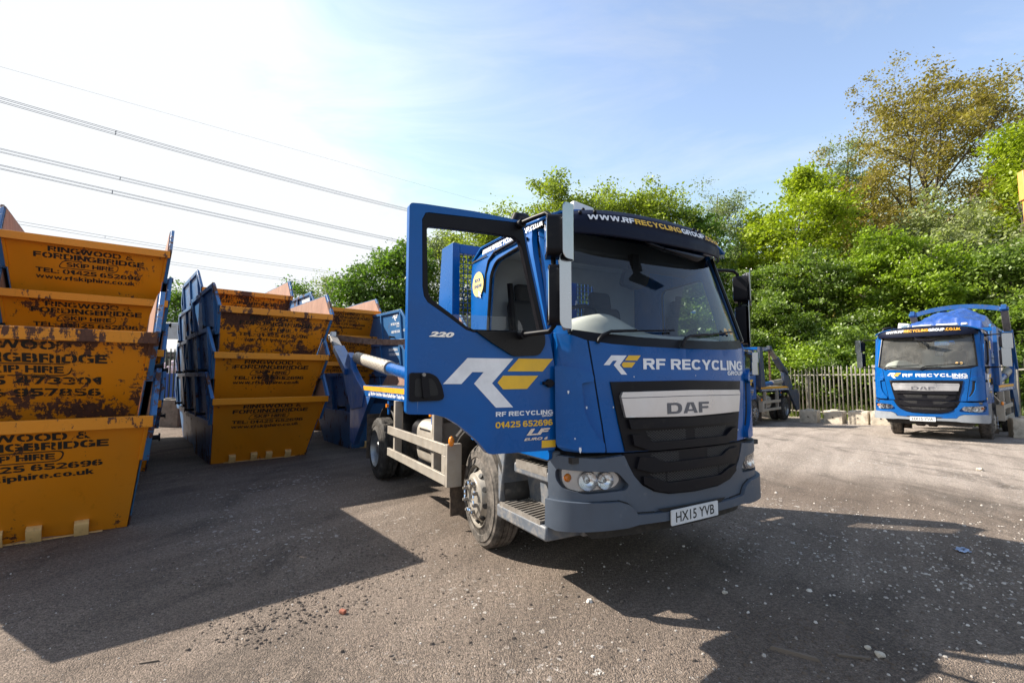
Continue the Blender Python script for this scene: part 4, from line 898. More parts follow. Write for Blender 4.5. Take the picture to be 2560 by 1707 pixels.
        if arm.get('chain'):
            c = MB()
            for off in (0, .10):
                p = tip+Vector((-sd*.02, off, -.05)); L = arm['chain']; k = int(L/.07)
                for i in range(k):
                    z = p.z-i*.07; a = (i % 2)*math.pi/2; cx, cy = math.cos(a), math.sin(a)
                    c.tube([(p.x+cx*.022*math.cos(b), p.y+cy*.022*math.cos(b), z+.045*math.sin(b)) for b in np.linspace(0, 2*math.pi, 9)], .010, 5, False)
            c.put('chain', rust_m, la)
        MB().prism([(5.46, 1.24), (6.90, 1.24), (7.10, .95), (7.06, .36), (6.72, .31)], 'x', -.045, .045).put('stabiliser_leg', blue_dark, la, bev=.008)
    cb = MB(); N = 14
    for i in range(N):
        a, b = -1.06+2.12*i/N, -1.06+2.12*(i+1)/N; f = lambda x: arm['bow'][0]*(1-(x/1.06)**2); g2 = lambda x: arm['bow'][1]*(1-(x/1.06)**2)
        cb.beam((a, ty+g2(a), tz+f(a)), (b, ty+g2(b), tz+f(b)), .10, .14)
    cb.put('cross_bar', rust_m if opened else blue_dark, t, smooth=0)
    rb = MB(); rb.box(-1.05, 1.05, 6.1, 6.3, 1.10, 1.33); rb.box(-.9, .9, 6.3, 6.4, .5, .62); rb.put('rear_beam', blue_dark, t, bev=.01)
    return t
TXT = ['WWW.RF', 'RECYCLING', 'GROUP', '.CO.UK']
back_arm = dict(knee=(7.5, 1.72), tip=(9.6, 2.52), plate=[(5.84, 1.30), (6.44, 1.50), (7.05, 1.75), (7.15, 1.95), (7.39, 2.06), (7.87, 1.66), (7.15, 1.06), (6.9, .95), (6.0, 1.05)], ram=((3.0, 1.52), (7.25, 1.95)), bow=(-.10, -.35))
main = lorry('large blue lorry in the foreground with its driver door wide open, plate HX15 YVB', (1.35, 3.75, 0), R(29.4), 'HX15 YVB', (-.75, .36, 1.58, .15, TXT), opened=True, arm=back_arm, steer=R(-5))
up_arm = dict(knee=(6.55, 2.0), tip=(5.3, 3.72), plate=[(5.6, 1.25), (6.5, 1.25), (6.75, 1.7), (6.7, 2.1), (6.45, 2.15), (6.2, 1.8)], ram=((3.7, 1.50), (6.6, 1.85)), bow=(.17, 0))
far = lorry('blue lorry at the right edge, plate HX15 YVA, its load under a blue sheet', (10.41, 12.19, -.06), R(-50.2), 'HX15 YVA', (-.80, .36, 1.52, .22, TXT), bumper=blue, arm=up_arm, steer=R(6))
low_arm = dict(knee=(5.15, 2.0), tip=(3.25, 2.90), plate=[(5.75, 1.30), (6.15, 1.36), (5.15, 2.12), (4.85, 2.0), (4.95, 1.45)], ram=((2.6, 1.5), (5.2, 1.62)), bow=(0.05, -.1), chain=1.25)
blue_dark = M('dirty_shade_toned_chassis', (.018, .045, .11), .6, dirt=(.09, .075, .06), amt=(.42, .7), ns=5)  # chassis dirt, plus the shade on this lorry darkened into the paint
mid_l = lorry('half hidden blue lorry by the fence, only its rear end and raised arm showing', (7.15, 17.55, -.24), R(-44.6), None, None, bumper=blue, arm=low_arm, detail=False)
# ------------------------------------------------------------------ skips
HWZ = lambda z: .825+.105*(z/1.2)
TEXT_STD = [('RINGWOOD', -.47, .145, .82, .080, 'S'), ('&', .41, .145, .10, .080, 'S'), ('FORDINGBRIDGE', -.62, .245, 1.26, .085, 'S'), ('SKIP HIRE', -.27, .372, .54, .07, 'S'),
            ('TEL: 01425 652696', -.60, .490, 1.20, .072, 'S'), ('www.rfskiphire.co.uk', -.60, .590, 1.14, .092, 'S')]
TEXT_OLD = [('RINGWOOD', -.47, .125, .82, .085, 'S'), ('&', .41, .125, .10, .085, 'S'), ('FORDINGBRIDGE', -.66, .255, 1.26, .095, 'S'), ('SKIP HIRE', -.24, .385, .54, .075, 'S'),
            ('01425 473301', -.56, .50, 1.12, .085, 'S'), ('07976 957856', -.56, .63, 1.12, .085, 'S')]
def box_ring(u0, v0, u1, v1, t=.011, r=.06):
    o = arc_poly([(u0+.03, v0), (u1, v0), (u1-.03, v1), (u0-.03, v1)], r, 5); c = ((u0+u1)/2, (v0+v1)/2)
    return [o, [(c[0]+(u-c[0])*(1-2*t/(u1-u0)), c[1]+(v-c[1])*(1-2*t/(v1-v0))) for u, v in o]]
SEED = [0]
def skip(loc, rz, label, rust=.4, srust=.22, L=3.4, rec=.82, text=TEXT_STD, peak=.45, side_text=None, group='stacked yellow and blue skips', end=None):
    t = empty('skip', loc, rz, label, 'skip', group); SEED[0] += 1.37; sd0 = SEED[0]
    def fin(o, r): o['rust'] = float(r); o['seed'] = float(sd0); return o
    end = end or skip_y
    ang = math.atan2(rec, 1.2); sl = math.hypot(rec, 1.2)
    def FC(u, v, w=0): # on the front end sheet: u across, v down the slope from the rim, w outwards
        w = w+.007*math.sin(5.1*u+sd0*3)*math.sin(4.3*v+sd0)+.004*math.sin(11*u-7*v+sd0*5)
        z = 1.2-v*math.cos(ang); return (u, v*math.sin(ang)-w*math.cos(ang), z-w*math.sin(ang))
    for back in (0, 1):
        k = (lambda p: (p[0], L-p[1], p[2])) if back else (lambda p: p)
        gm = MB(); NU, NV = 26, 20
        for thick in (0, .02): gm.grid(lambda a_, q_: k((lambda p: (p[0], p[1]+thick, p[2]))(FC(a_*(HWZ(1.2-q_*1.2)-.01), q_*sl))), np.linspace(-1, 1, NU), np.linspace(0, 1, NV))
        f = gm.put('end_sheet', end, t, smooth=60, recalc=False); fin(f, rust)
        if back: 
            r = MB(); r.box(-HWZ(1.2)-.02, HWZ(1.2)+.02, L-.02, L+.05, 1.11, 1.20); fin(r.put('rim', end, t, bev=.006), rust)
            continue
        r = MB()
        # folded rim: top face and a deep front lip that follows the slope
        a = [(-.045, 1.205), (.06, 1.205), (.06, 1.19), (-.028, 1.188), (-.012, 1.10), (-.030, 1.095)]
        r.prism(a, 'x', -HWZ(1.2)-.03, HWZ(1.2)+.03); fin(r.put('rim', end, t, bev=.006), rust*.7+.04)
        for s in (-1, 1):
            fl = [(s*(HWZ(1.1)-.02), .10), (s*(HWZ(1.1)+.028), .10), (s*(HWZ(.82)+.028), .50), (s*(HWZ(.82)+.01), .53), (s*(HWZ(.82)-.03), .53)]
            fin(surf('edge_flange', [fl], .02, FC, end, t, off=0, bev=.004), rust)
        for u in (-.50, -.14, .12, .46):
            lg = [(-.032, sl-.20), (-.058, sl-.19), (-.075, sl-.155), (-.075, sl-.01), (-.062, sl), (-.055, sl-.01), (-.055, sl-.15), (.002, sl-.19)]
            g = MB(); m2 = [FC(u-.055, v, -w) for w, v in lg]; m3 = [FC(u+.055, v, -w) for w, v in lg]; n = len(lg)
            g.add(m2+m3, [tuple(range(n)), tuple(range(n, 2*n))[::-1]]+[(i, (i+1) % n, n+(i+1) % n, n+i) for i in range(n)])
            g.put('tipping_lug', lug_y, t, bev=.003)
        g = MB(); g.tube([FC(-.62, sl-.012, .03), FC(.62, sl-.012, .03)], .022, 8); g.put('tipping_bar', lug_y, t)
        if text:
            it = []
            for a in text:
                it.append((a[0], a[1], -(a[2]+a[4]), a[3], a[4])+tuple(a[5:]))
            sk = [a for a in text if a[0].startswith('SKIP')][0]
            it.append(('poly', [[(u, -v) for u, v in q] for q in box_ring(sk[1]-.07, sk[2]-.03, sk[1]+sk[3]+.07, sk[2]+sk[4]+.03)]))
            o = letters('stencil_lettering', it, lambda u, v, w: FC(u, -v, w), stencil_m, f, .004); fin(o, rust)
    prof = [(rec, 0), (0.02, 1.2), (0.0, 1.21), (peak, 1.65), (L-peak, 1.65), (L, 1.21), (L-.02, 1.2), (L-rec, 0)]
    for s in (-1, 1):
        P = lambda y, z, w, s=s: (s*(HWZ(z)+w), y, z)
        n = len(prof)
        def sheet(nm, pr, w0, w1, m):
            V = [P(y, z, w0) for y, z in pr]+[P(y, z, w1) for y, z in pr]; q = len(pr)
            return mk(nm, V, [tuple(range(q)), tuple(range(q, 2*q))[::-1]]+[(i, (i+1) % q, q+(i+1) % q, q+i) for i in range(q)], m, t)
        sp = fin(sheet('side_sheet', prof, 0, .012, skip_b), srust)
        sheet('side_lining', [(rec+.06, .03), (.06, 1.19), (.05, 1.22), (peak+.01, 1.63), (L-peak-.01, 1.63), (L-.05, 1.22), (L-.06, 1.19), (L-rec-.06, .03)], -.008, -.003, lining_m)
        rb = MB()
        def bar(y0, z0, y1, z1, wd, pr=.055):
            d = Vector((y1-y0, z1-z0)).normalized(); nx, nz = -d.y*wd/2, d.x*wd/2
            c = [(y0+nx, z0+nz), (y1+nx, z1+nz), (y1-nx, z1-nz), (y0-nx, z0-nz)]
            V = [P(y, z, .010) for y, z in c]+[P(y, z, pr) for y, z in c]
            rb.add(V, [(0, 1, 2, 3), (7, 6, 5, 4), (0, 4, 5, 1), (1, 5, 6, 2), (2, 6, 7, 3), (3, 7, 4, 0)])
        bar(peak-.03, 1.615, L-peak+.03, 1.615, .075); bar(-.005, 1.18, peak+.01, 1.635, .085); bar(L+.005, 1.18, L-peak-.01, 1.635, .085)
        for y in (peak+.02, L/2, L-peak-.02): bar(y, .80, y, 1.58, .06)
        bar(.32, .78, L-.32, .78, .08, .065); bar(peak+.02, .80, rec*.36, .80, .05); bar(.03, 1.17, rec*.35, .77, .07); bar(L-.03, 1.17, L-rec*.35, .77, .07)
        fin(rb.put('side_rib', skip_b, sp, bev=.004), srust)
        pn = MB()
        for y in (.95, L-.95):
            x0 = s*(HWZ(.88)+.0); pn.tube([(x0, y, .90), (x0+s*.15, y, .90)], .026, 10); pn.tube([(x0+s*.15, y, .90), (x0+s*.165, y, .90)], .045, 10)
        pn.put('lifting_pin', black, t)
        if side_text and s < 0:
            if side_text == 'rf':
                r_, f_ = logo_at(-1.0, 1.36, .36, .18)
                it = [('poly', [r_])]+[('poly', [q]) for q in f_]+[('RF RECYCLING', -1.12, 1.24, .52, .07, 'X'), ('GROUP', -.78, 1.18, .18, .035, 'X'), ('0800 169 2426', -1.12, 1.02, .52, .07, 'X'), ('NO FIRES', -.42, 1.03, .34, .07, .01)]
            elif side_text == 'ringwood':
                it = [('RINGWOOD &', -1.2, 1.40, .55, .08, .045), ('FORDINGBRIDGE', -1.2, 1.27, .62, .08, 'S'), ('TEL: 01425 652696', -1.2, 1.0, .6, .06, 'S')]
            else:
                it = []
            if it: letters('white_lettering', it, lambda u, v, w: P(-u, v, w), white_l, sp, .016)
            if side_text == 'sign':
                surf('paper_sign', [[(-1.35, 1.30), (-.62, 1.30), (-.62, 1.52), (-1.35, 1.52)]], .003, lambda u, v, w: P(-u, v, w), white_m, sp, off=.013)
    MB().add([(-HWZ(0)+.01, rec, .0), (HWZ(0)-.01, rec, .0), (HWZ(0)-.01, L-rec, .0), (-HWZ(0)+.01, L-rec, .0), (-HWZ(0)+.01, rec, .02), (HWZ(0)-.01, rec, .02), (HWZ(0)-.01, L-rec, .02), (-HWZ(0)+.01, L-rec, .02)], [(0, 3, 2, 1), (4, 5, 6, 7), (0, 1, 5, 4), (1, 2, 6, 5), (2, 3, 7, 6), (3, 0, 4, 7)]).put('floor', lining_m, t)
    return t
def stack(rim_r, yaw, names, sp=.79, W=1.92, jit=.03, z0=0., **kw):
    """rim_r: right front rim corner (x, y) of each level"""
    for k, (lab, rust, ex) in enumerate(names):
        rr = rim_r[k] if isinstance(rim_r, list) else rim_r
        yw = R(yaw+ex.get('dyaw', 0)); c = Vector((math.cos(yw), math.sin(yw), 0)); d = Vector((-math.sin(yw), math.cos(yw), 0))
        o = Vector((rr[0], rr[1], z0+k*sp))-c*(W/2)+d*.045
        o += c*rng.uniform(-jit, jit)
        e2 = {a: b for a, b in ex.items() if a != 'dyaw'}
        skip(o, yw, lab, rust, ex.get('srust', .35), **{**kw, **{a: b for a, b in e2.items() if a != 'srust'}})
stack([(-3.42, 4.63), (-3.37, 4.56)], 38.6, [
 ('cleanest yellow skip at the bottom of the nearest left stack, large stencilled letters', .12, {}),
 ('most scratched yellow skip on top of the nearest left stack, old phone numbers', .46, {'text': TEXT_OLD})], jit=0)
LR = (-5.46, 7.56)
stack([(-5.50, 7.60), (-5.50, 7.60), (-5.50, 7.63), (-5.47, 7.58)], 38.3, [
 ('bottom skip of the tall stack hidden behind the nearest left stack', .3, {}),
 ('second skip up in the tall far left stack, mostly hidden', .4, {}),
 ('rust and whitewash streaked skip just under the topmost far left skip', .38, {}),
 ('topmost skip of the tall far left stack, clear stencilled lettering, highest in the yard', .26, {})], jit=0)
stack((-7.75, 10.30), 38.3, [  # unseen stack, added to cast shade into the gap
 ('bottom skip of the stack hidden behind the tall far left stack', .3, {}), ('second skip of the stack hidden behind the tall far left stack', .3, {}),  # unseen skips, added to cast shade
 ('third skip of the stack hidden behind the tall far left stack', .3, {}), ('top skip of the stack hidden behind the tall far left stack', .3, {})], jit=.02)  # unseen skips, added to cast shade
stack((-6.86, 5.55), 38.3, [
 ('bottom skip of the stack at the left picture edge', .3, {}), ('second skip of the stack at the left picture edge', .3, {}),
 ('third skip at the left picture edge, blue side just showing', .3, {}), ('top skip at the left picture edge, blue side just showing', .3, {})], jit=.02)
stack([(-3.53, 9.32), (-3.56, 9.36), (-3.50, 9.36)], 40.5, [
 ('lowest skip of the middle stack of three, standing on the ground with four tipping lugs', .16, {}),
 ('second skip of the middle stack of three, under the rusty one', .30, {}),
 ('top skip of the middle stack of three, brown rust patch over its lettering', .52, {'srust': .32})], jit=.0)
stack([(-5.52, 11.86), (-5.52, 11.86), (-5.50, 11.86), (-5.48, 11.88)], 40.5, [
 ('bottom skip of the stack behind the middle stack, scraped blue side showing', .3, {'srust': .30}),
 ('second skip up in the stack behind the middle stack', .3, {'srust': .30}),
 ('third skip up in the stack behind the middle stack', .4, {'srust': .32}),
 ('rust browned skip on top of the stack behind the middle stack', .52, {'srust': .32})], jit=.02)
stack((-4.02, 14.75), 40.0, [
 ('bottom skip of the stack seen above the lorry lifting arm, hidden', .3, {}),
 ('second skip of the stack behind the lorry lifting arm', .32, {}),
 ('third skip of the stack behind the lorry lifting arm, half hidden by the cross bar', .34, {}),
 ('top skip of the stack above the lorry lifting arm, paper sign on its blue side', .34, {'side_text': 'sign'})], jit=.03)
stack((-1.30, 14.23), 40.0, [
 ('bottom skip of the blue sided stack beside the open lorry door', .3, {}),
 ('white stencilled skip directly under the one with the white logo', .35, {'side_text': 'ringwood', 'srust': .15}),
 ('skip with white logo on bright blue side, beside the open lorry door', .3, {'side_text': 'rf', 'srust': .05})], sp=.90, jit=.0)
stack((-1.62, 11.15), 38.5, [('dark blue skip on the ground behind the rear of the foreground lorry', .3, {'srust': .3, 'end': skip_b, 'text': None})], jit=0)
# the skip carried by the lorry at the right, under its sheet
lc = Vector((10.41, 12.19, -.06)); yw = R(-50.2); ld = Vector((-math.sin(yw), math.cos(yw), 0))
skip(lc+ld*2.35+Vector((0, 0, 1.42)), yw, 'blue skip carried on the bed of the lorry with plate HX15 YVA', .2, .15, end=skip_b, text=None, group='skips loaded on lorries')
# the sheet over that load: a crumpled tarpaulin draped over a heap
from mathutils import noise as mnoise
tp = empty('tarpaulin', lc+ld*2.35+Vector((0, 0, 1.42)), yw, 'crumpled blue plastic sheet over the load of the right hand lorry', 'tarpaulin')
def TPF(x, y):
    h = 1.74+.46*math.exp(-((x-.10)/.85)**2-((y-1.75)/1.15)**2)+.09*math.sin(3.1*x+2*y)*math.sin(2.3*y)+.075*mnoise.ridged_multi_fractal(Vector((x*1.5+3, y*1.1, .3)), .9, 2.1, 4, 1.0, 1.6)-.06
    e = max(0, abs(x)-.86)+max(0, .22-y)*.5; return (x*.99, y, h-e*3.2-.02*math.sin(20*y)*e*10)
MB().grid(TPF, np.linspace(-1.06, 1.06, 100), np.linspace(.0, 3.2, 120)).put('crumpled_sheet', paint_sp, tp, smooth=25, recalc=False)
# ------------------------------------------------------------------ palisade fence on the right
FD = Vector((2.3, -4.5, 0)).normalized(); F0 = Vector((15.0, 20.0, 0))
def fpt(s): return F0+FD*s
def fence_run(s0, s1, label, m, h=2.37, step=.178, org=None, dr=None, post_every=2.75, group='palisade fences'):
    dr = dr or FD; org = org or F0; a = org+dr*s0; rz = math.atan2(dr.y, dr.x)
    f = empty('palisade_fence', (a.x, a.y, gz(a.x, a.y)), rz, label, 'fence', group); Ln = s1-s0; n = int(Ln/step)
    off = lambda x: gz(*(a+dr*x).xy)-gz(a.x, a.y)
    for i in range(min(n, 100)):
        x = i*step+.06; z0 = off(x)+.04; w, d = .033, .022; T = h+off(x)+rng.uniform(-.012, .012)
        pr = [(-w, .006), (-w*.55, -d*.3), (-w*.3, -d), (w*.3, -d), (w*.55, -d*.3), (w, .006)]
        V = [(x+px_, py_, z0) for px_, py_ in pr]+[(x+px_, py_, T-.10) for px_, py_ in pr]+[(x, -d*.4, T)]
        tl = rng.gauss(0, .010); V = [(a_+tl*c_, b_, c_) for a_, b_, c_ in V]
        k = len(pr); F = [(j, j+1, k+j+1, k+j) for j in range(k-1)]+[(k+j, k+j+1, 2*k) for j in range(k-1)]
        mk('pale', V, F, m, f, smooth=25, recalc=False, solid=.004)
    for z in (.28, h-.42):
        g = MB(); N = max(1, int(Ln/1.2))
        for i in range(N): x0, x1 = Ln*i/N, Ln*(i+1)/N; g.beam((x0, .035, z+off(x0)), (x1, .035, z+off(x1)), .05, .05)
        g.put('rail', m, f)
    x = 1.0
    while x < Ln:
        MB().box(x-.05, x+.05, .062, .16, off(x)-.1, off(x)+h-.03).put('post', m, f, bev=.004); x += post_every
    return f
fence_run(-9.3, 7.5, 'pale galvanised spiked palisade fence along the wood at the right', galv)
# concrete blocks along its foot
def block(p, rz, label, lx=.78, ly=.60, h=.53, z=None, cm=None, group='concrete blocks along the fence'):
    o = empty('concrete_block', (p[0], p[1], gz(p[0], p[1])-.02 if z is None else z), rz, label, 'concrete block', group)
    bm = bmesh.new(); bmesh.ops.create_cube(bm, size=1)
    bmesh.ops.subdivide_edges(bm, edges=bm.edges[:], cuts=9, use_grid_fill=True)
    for v in bm.verts:
        c = v.co; ed = sum(abs(abs(q)-.5) < 1e-4 for q in c); c.x *= lx; c.y *= ly; c.z = (c.z+.5)*h
        if ed >= 2: v.co += Vector((-math.copysign(1, c.x), -math.copysign(1, c.y), -1 if c.z > h/2 else 0))*rng.uniform(.0, .022)
        v.co += Vector([rng.uniform(-.004, .004) for _ in range(3)])
    bm.verts.index_update(); mk('block_body', [v.co[:] for v in bm.verts], [[v.index for v in f.verts] for f in bm.faces], cm or concrete, o, smooth=30); bm.free()
    MB().box(-.13, .13, -.10, .10, h-.01, h+.045).put('block_key', cm or concrete, o, bev=.02)
    MB().tube([(0, -ly/2-.003, h*.5), (0, -ly/2+.05, h*.5)], .028, 10).put('lifting_hole', dark, o)
    return o
def at(u, v, d):
    f = 1203.; p = R(4.16); y = -(v-853.5)/f; x = (u-1280)/f; fy, fz = math.cos(p)-math.sin(p)*y, math.sin(p)+math.cos(p)*y
    return Vector((x/fy*d, d, 1.577+fz/fy*d))
brz = math.atan2(FD.y, FD.x)
for (u, d, lb, dr_) in ((1905, 23.2, 'concrete block almost hidden behind the rear wheel of the half hidden lorry', .1),
                   (2025, 19.9, 'grey shaded concrete block touching the raised leg of the half hidden lorry', .06), (2088, 19.1, 'pale concrete block half crossed by a shadow, second in view along the fence', -.05),
                   (2149, 18.5, 'pale sunlit concrete block in the middle of the visible fence', .03), (2206, 17.9, 'pale concrete block cut off by the cab of the right hand lorry', .05),
                   (2566, 12.7, 'pale concrete block at the very right edge of the yard', .3)):
    c = at(u, 1040, d); block((c.x, c.y), R(-51)+dr_, lb, lx=.64, ly=.5)
# white board behind the fence
p = at(2004, 960, 23.6); b = empty('sign_board', (p.x, p.y, -.3), brz+R(25), 'small blank white board on posts behind the palisade fence', 'board')
MB().box(-.36, .36, -.015, .015, 1.15, 1.55).put('board', white_m, b)
MB().box(-.30, -.25, .016, .06, 0, 1.5).put('board_post', wood_m, b); MB().box(.25, .30, .016, .06, 0, 1.5).put('board_post', wood_m, b)
# yellow mast at the right edge
p = at(2592, 800, 12.6); y0 = empty('yellow_post', (p.x, p.y, 0), R(-20), 'tall yellow steel post at the very right edge of the picture', 'post')
zt = at(2558, 428, 12.6).z; zb_ = at(2558, 500, 12.6).z
MB().box(-.11, .13, -.12, .12, zb_, zt).put('post_head', yellow_post, y0, bev=.02); MB().box(-.07, .07, -.07, .07, -.05, zb_).put('post_shaft', yellow_post, y0, bev=.01)
# ------------------------------------------------------------------ gap between the left stacks
a = at(395, 900, 17.5); bb = at(452, 900, 16.6); dr = Vector((bb.x-a.x, bb.y-a.y, 0)).normalized()
fence_run(-1.2, 1.6, 'dark green palisade gate seen in the gap between the left stacks', green_fence, h=2.6, step=.30, org=Vector((a.x, a.y, 0)), dr=dr, post_every=5)
p = at(425, 1040, 15.6); block((p.x, p.y), R(-5), 'dark concrete block on the ground in the gap between the left stacks', 1.1, .7, .85, 0, concrete_shade, 'concrete blocks by the gate')
p = at(424, 920, 21); o = empty('blue_container', (p.x, p.y, 0), R(12), 'bright blue ribbed container behind the gate between the left stacks', 'container')
MB().box(-1.3, 1.3, 0, 1.4, 0, 1.72).put('container_body', bluebin, o, bev=.02)
g = MB()
for i in range(14): g.box(-1.25+i*.19, -1.17+i*.19, -.04, -.001, .1, 1.65)
g.put('rib', bluebin, o)
for i, (u, sc, lb) in enumerate(((410, .8, 'smaller pale pink soft toy on the blue container'), (434, 1.0, 'larger pale pink soft toy on the blue container'))):
    p = at(u, 905, 20.7); o = empty('soft_toy', (p.x, p.y, 1.72), R(10*i), lb, 'soft toy', 'soft toys on the container')
    g = MB(); g.ball((0, 0, .17*sc), .17*sc, 8, (1, .9, 1.05)); g.ball((0, -.02, .42*sc), .13*sc, 8); g.ball((-.1*sc, 0, .54*sc), .05*sc, 6); g.ball((.1*sc, 0, .54*sc), .05*sc, 6)
    g.ball((-.17*sc, -.06, .25*sc), .06*sc, 6); g.ball((.17*sc, -.06, .25*sc), .06*sc, 6); g.put('toy_body', plush, o)
p = at(428, 860, 24); o = empty('lean_to_shed', (p.x, p.y, 0), R(14), 'open shed with pale tin roof behind the gate', 'shed')
MB().add([(-1.7, -.6, 2.75), (1.7, -.6, 2.75), (1.7, 1.6, 3.5), (-1.7, 1.6, 3.5), (-1.7, -.6, 2.79), (1.7, -.6, 2.79), (1.7, 1.6, 3.54), (-1.7, 1.6, 3.54)], [(0, 3, 2, 1), (4, 5, 6, 7), (0, 1, 5, 4), (1, 2, 6, 5), (2, 3, 7, 6), (3, 0, 4, 7)]).put('roof', tin, o)
MB().box(-1.7, 1.7, -.55, -.45, 2.55, 2.70).put('beam', wood_m, o)
for x in (-1.55, 0, 1.5): MB().box(x-.06, x+.06, -.55, -.43, 0, 2.55).put('post', wood_m, o)
g = MB()
for i in range(22): x = -1.5+i*.14+rng.uniform(-.03, .03); g.box(x, x+.05, .4, .45, 1.2, 2.3+rng.uniform(-.3, .3))
g.put('stored_planks', tin, o)
p = at(426, 800, 27); o = empty('portable_cabin', (p.x, p.y, 2.9), R(10), 'weathered pale grey cabin with moulded door above the shed roof', 'cabin')
MB().box(-1.1, 1.1, 0, 1.8, 0, 1.72).put('cabin_body', grey_box, o, bev=.05)
surf('cabin_door', [arc_poly([(-.45, .1), (.45, .1), (.45, 1.6), (-.45, 1.6)], .12), arc_poly([(-.36, .2), (.36, .2), (.36, 1.5), (-.36, 1.5)], .1)], .04, lambda u, v, w: (u, -.005-w, v), grey_box, o)
MB().box(-1.5, 1.5, -.3, 2.1, -2.9, -.01).put('cabin_base', under, o)
# ------------------------------------------------------------------ trees
def leaves_mesh(name, C, size, m, parent, flat=.6):
    n = len(C); q = nrng.normal(size=(n, 3)); q /= np.linalg.norm(q, axis=1)[:, None]
    nrm = q*np.array([1, 1, flat]); nrm[:, 2] += .35*np.sign(nrm[:, 2]); nrm /= np.linalg.norm(nrm, axis=1)[:, None]
    r = nrng.normal(size=(n, 3)); a = np.cross(nrm, r); a /= np.linalg.norm(a, axis=1)[:, None]; b = np.cross(nrm, a)
    s = size*nrng.uniform(.35, 1.35, size=(n, 1)); a = a*s; b = b*s*.58
    V = np.empty((n, 4, 3)); V[:, 0] = C-a; V[:, 1] = C+b*1.0+nrm*s*.12; V[:, 2] = C+a; V[:, 3] = C-b+nrm*s*.12
    me = bpy.data.meshes.new(name); me.vertices.add(n*4); me.vertices.foreach_set('co', V.reshape(-1)); me.loops.add(n*4); me.polygons.add(n)
    me.loops.foreach_set('vertex_index', np.arange(n*4, dtype=np.int32)); me.polygons.foreach_set('loop_start', np.arange(0, n*4, 4, dtype=np.int32)); me.polygons.foreach_set('loop_total', np.full(n, 4, dtype=np.int32))
    me.update(calc_edges=True); me.validate(); me.materials.append(m)
    o = bpy.data.objects.new(name, me); COL.objects.link(o); o.parent = parent; return o
def tree(u, vtop, d, rad, kind, label, base=.25, n=24000, size=.10, clump=.55, zf=.58, dens=1., group='trees of the wood behind the fence', nl=12, zb=None, blossom=0, name='tree', shape=1.0, cat='tree'):
    p = at(u, 941, d); z0 = gz(p.x, p.y)-.05; H = at(u, vtop, d).z-z0-clump*.9-.16*rad
    t = empty(name, (p.x, p.y, z0), 0, label, cat, group); rs = random.Random(int(u*7+d*13)); tb = MB(); pts = []
    def path(a, b, sag, k=5):
        a, b = Vector(a), Vector(b); c = (a+b)/2+Vector((rs.uniform(-1, 1), rs.uniform(-1, 1), sag))*(b-a).length*.16
        return [a*(1-t_)**2+c*2*t_*(1-t_)+b*t_*t_ for t_ in [i/k for i in range(k+1)]]
    r0 = .015*H+.05; lean = Vector((rs.uniform(-.06, .06)*H, rs.uniform(-.04, .04)*H, H*.93)); tr = path((0, 0, 0), lean, 0, 8)
    tb.tube(tr, [r0*(1-.9*i/8) for i in range(9)], 8); zc = H*(base+1)/2; hz = H*(1-base)/2
    for i in range(nl):
        f = base*.8+(.92-base*.8)*(i+rs.random())/nl; k = f*8; j = min(7, int(k)); a = tr[j].lerp(tr[j+1], k-j)
        th = i*2.4+rs.uniform(-.5, .5); e = rs.uniform(.0, .85); zz = max(base*H, min(H*.97, a.z+rs.uniform(.05, .32)*H))
        rr = rad*math.sqrt(max(.06, 1-((zz-zc)/hz)**2))*(rs.uniform(.72, 1.05)); tip = Vector((lean.x*f+math.cos(th)*rr, lean.y*f+math.sin(th)*rr, zz))
        L = path(a, tip, .6, 6); rl = r0*(1-.85*f)*.55; tb.tube(L, [rl*(1-.85*q/6) for q in range(7)], 6); pts += [(q, .8) for q in L[3:]]
        for _ in range(6):
            q0 = L[rs.randint(2, 5)]; dd = Vector((rs.gauss(0, 1), rs.gauss(0, 1), rs.gauss(.25, .7))).normalized()*rad*rs.uniform(.25, .55)
            S = path(q0, q0+dd, .4, 4); tb.tube(S, [max(.012, rl*.42*(1-.8*q/4)) for q in range(5)], 5); pts += [(q, 1.) for q in S[1:]]
    # clumps over the crown's own outline
    for _ in range(int(75*dens)):
        v = Vector((rs.gauss(0, 1), rs.gauss(0, 1), rs.gauss(0, 1))).normalized(); k = rs.uniform(.72, 1.02)*(1+.13*math.sin(5*v.x+3*v.z+u)*math.cos(4*v.y-2*v.z))
        z = zc+v.z*hz*k
        if z > .04*H: pts.append((Vector((v.x*rad*k*shape+lean.x*z/H, v.y*rad*k+lean.y*z/H, z)), 1.15))
    tb.put('trunk', bark, t, smooth=60)
    P = np.array([q[:] for q, w in pts]); W = np.array([w for q, w in pts])*nrng.uniform(.15 if zf < .4 else .45, 1.7 if zf < .4 else 1.45, len(pts)); W /= W.sum()
    idx = nrng.choice(len(P), int(n), p=W); C = P[idx]+np.clip(nrng.normal(size=(int(n), 3)), -1.7, 1.7)*np.array([1, 1, zf])*clump*(1. if zf < .4 else 1.18)*nrng.uniform(.4, .95, len(P))[idx][:, None]
    C = C[C[:, 2] > .08]
    leaves_mesh('crown', C, size, leaf[kind], t)
    if blossom:
        k = nrng.choice(len(C), int(blossom)); top = C[k]; cc = np.array([0, 0, zc]); o = (top-cc); top = top+o/np.linalg.norm(o, axis=1)[:, None]*.15
        leaves_mesh('blossom', top, size*.55, leaf['blossom'], t)
    return t
T = tree
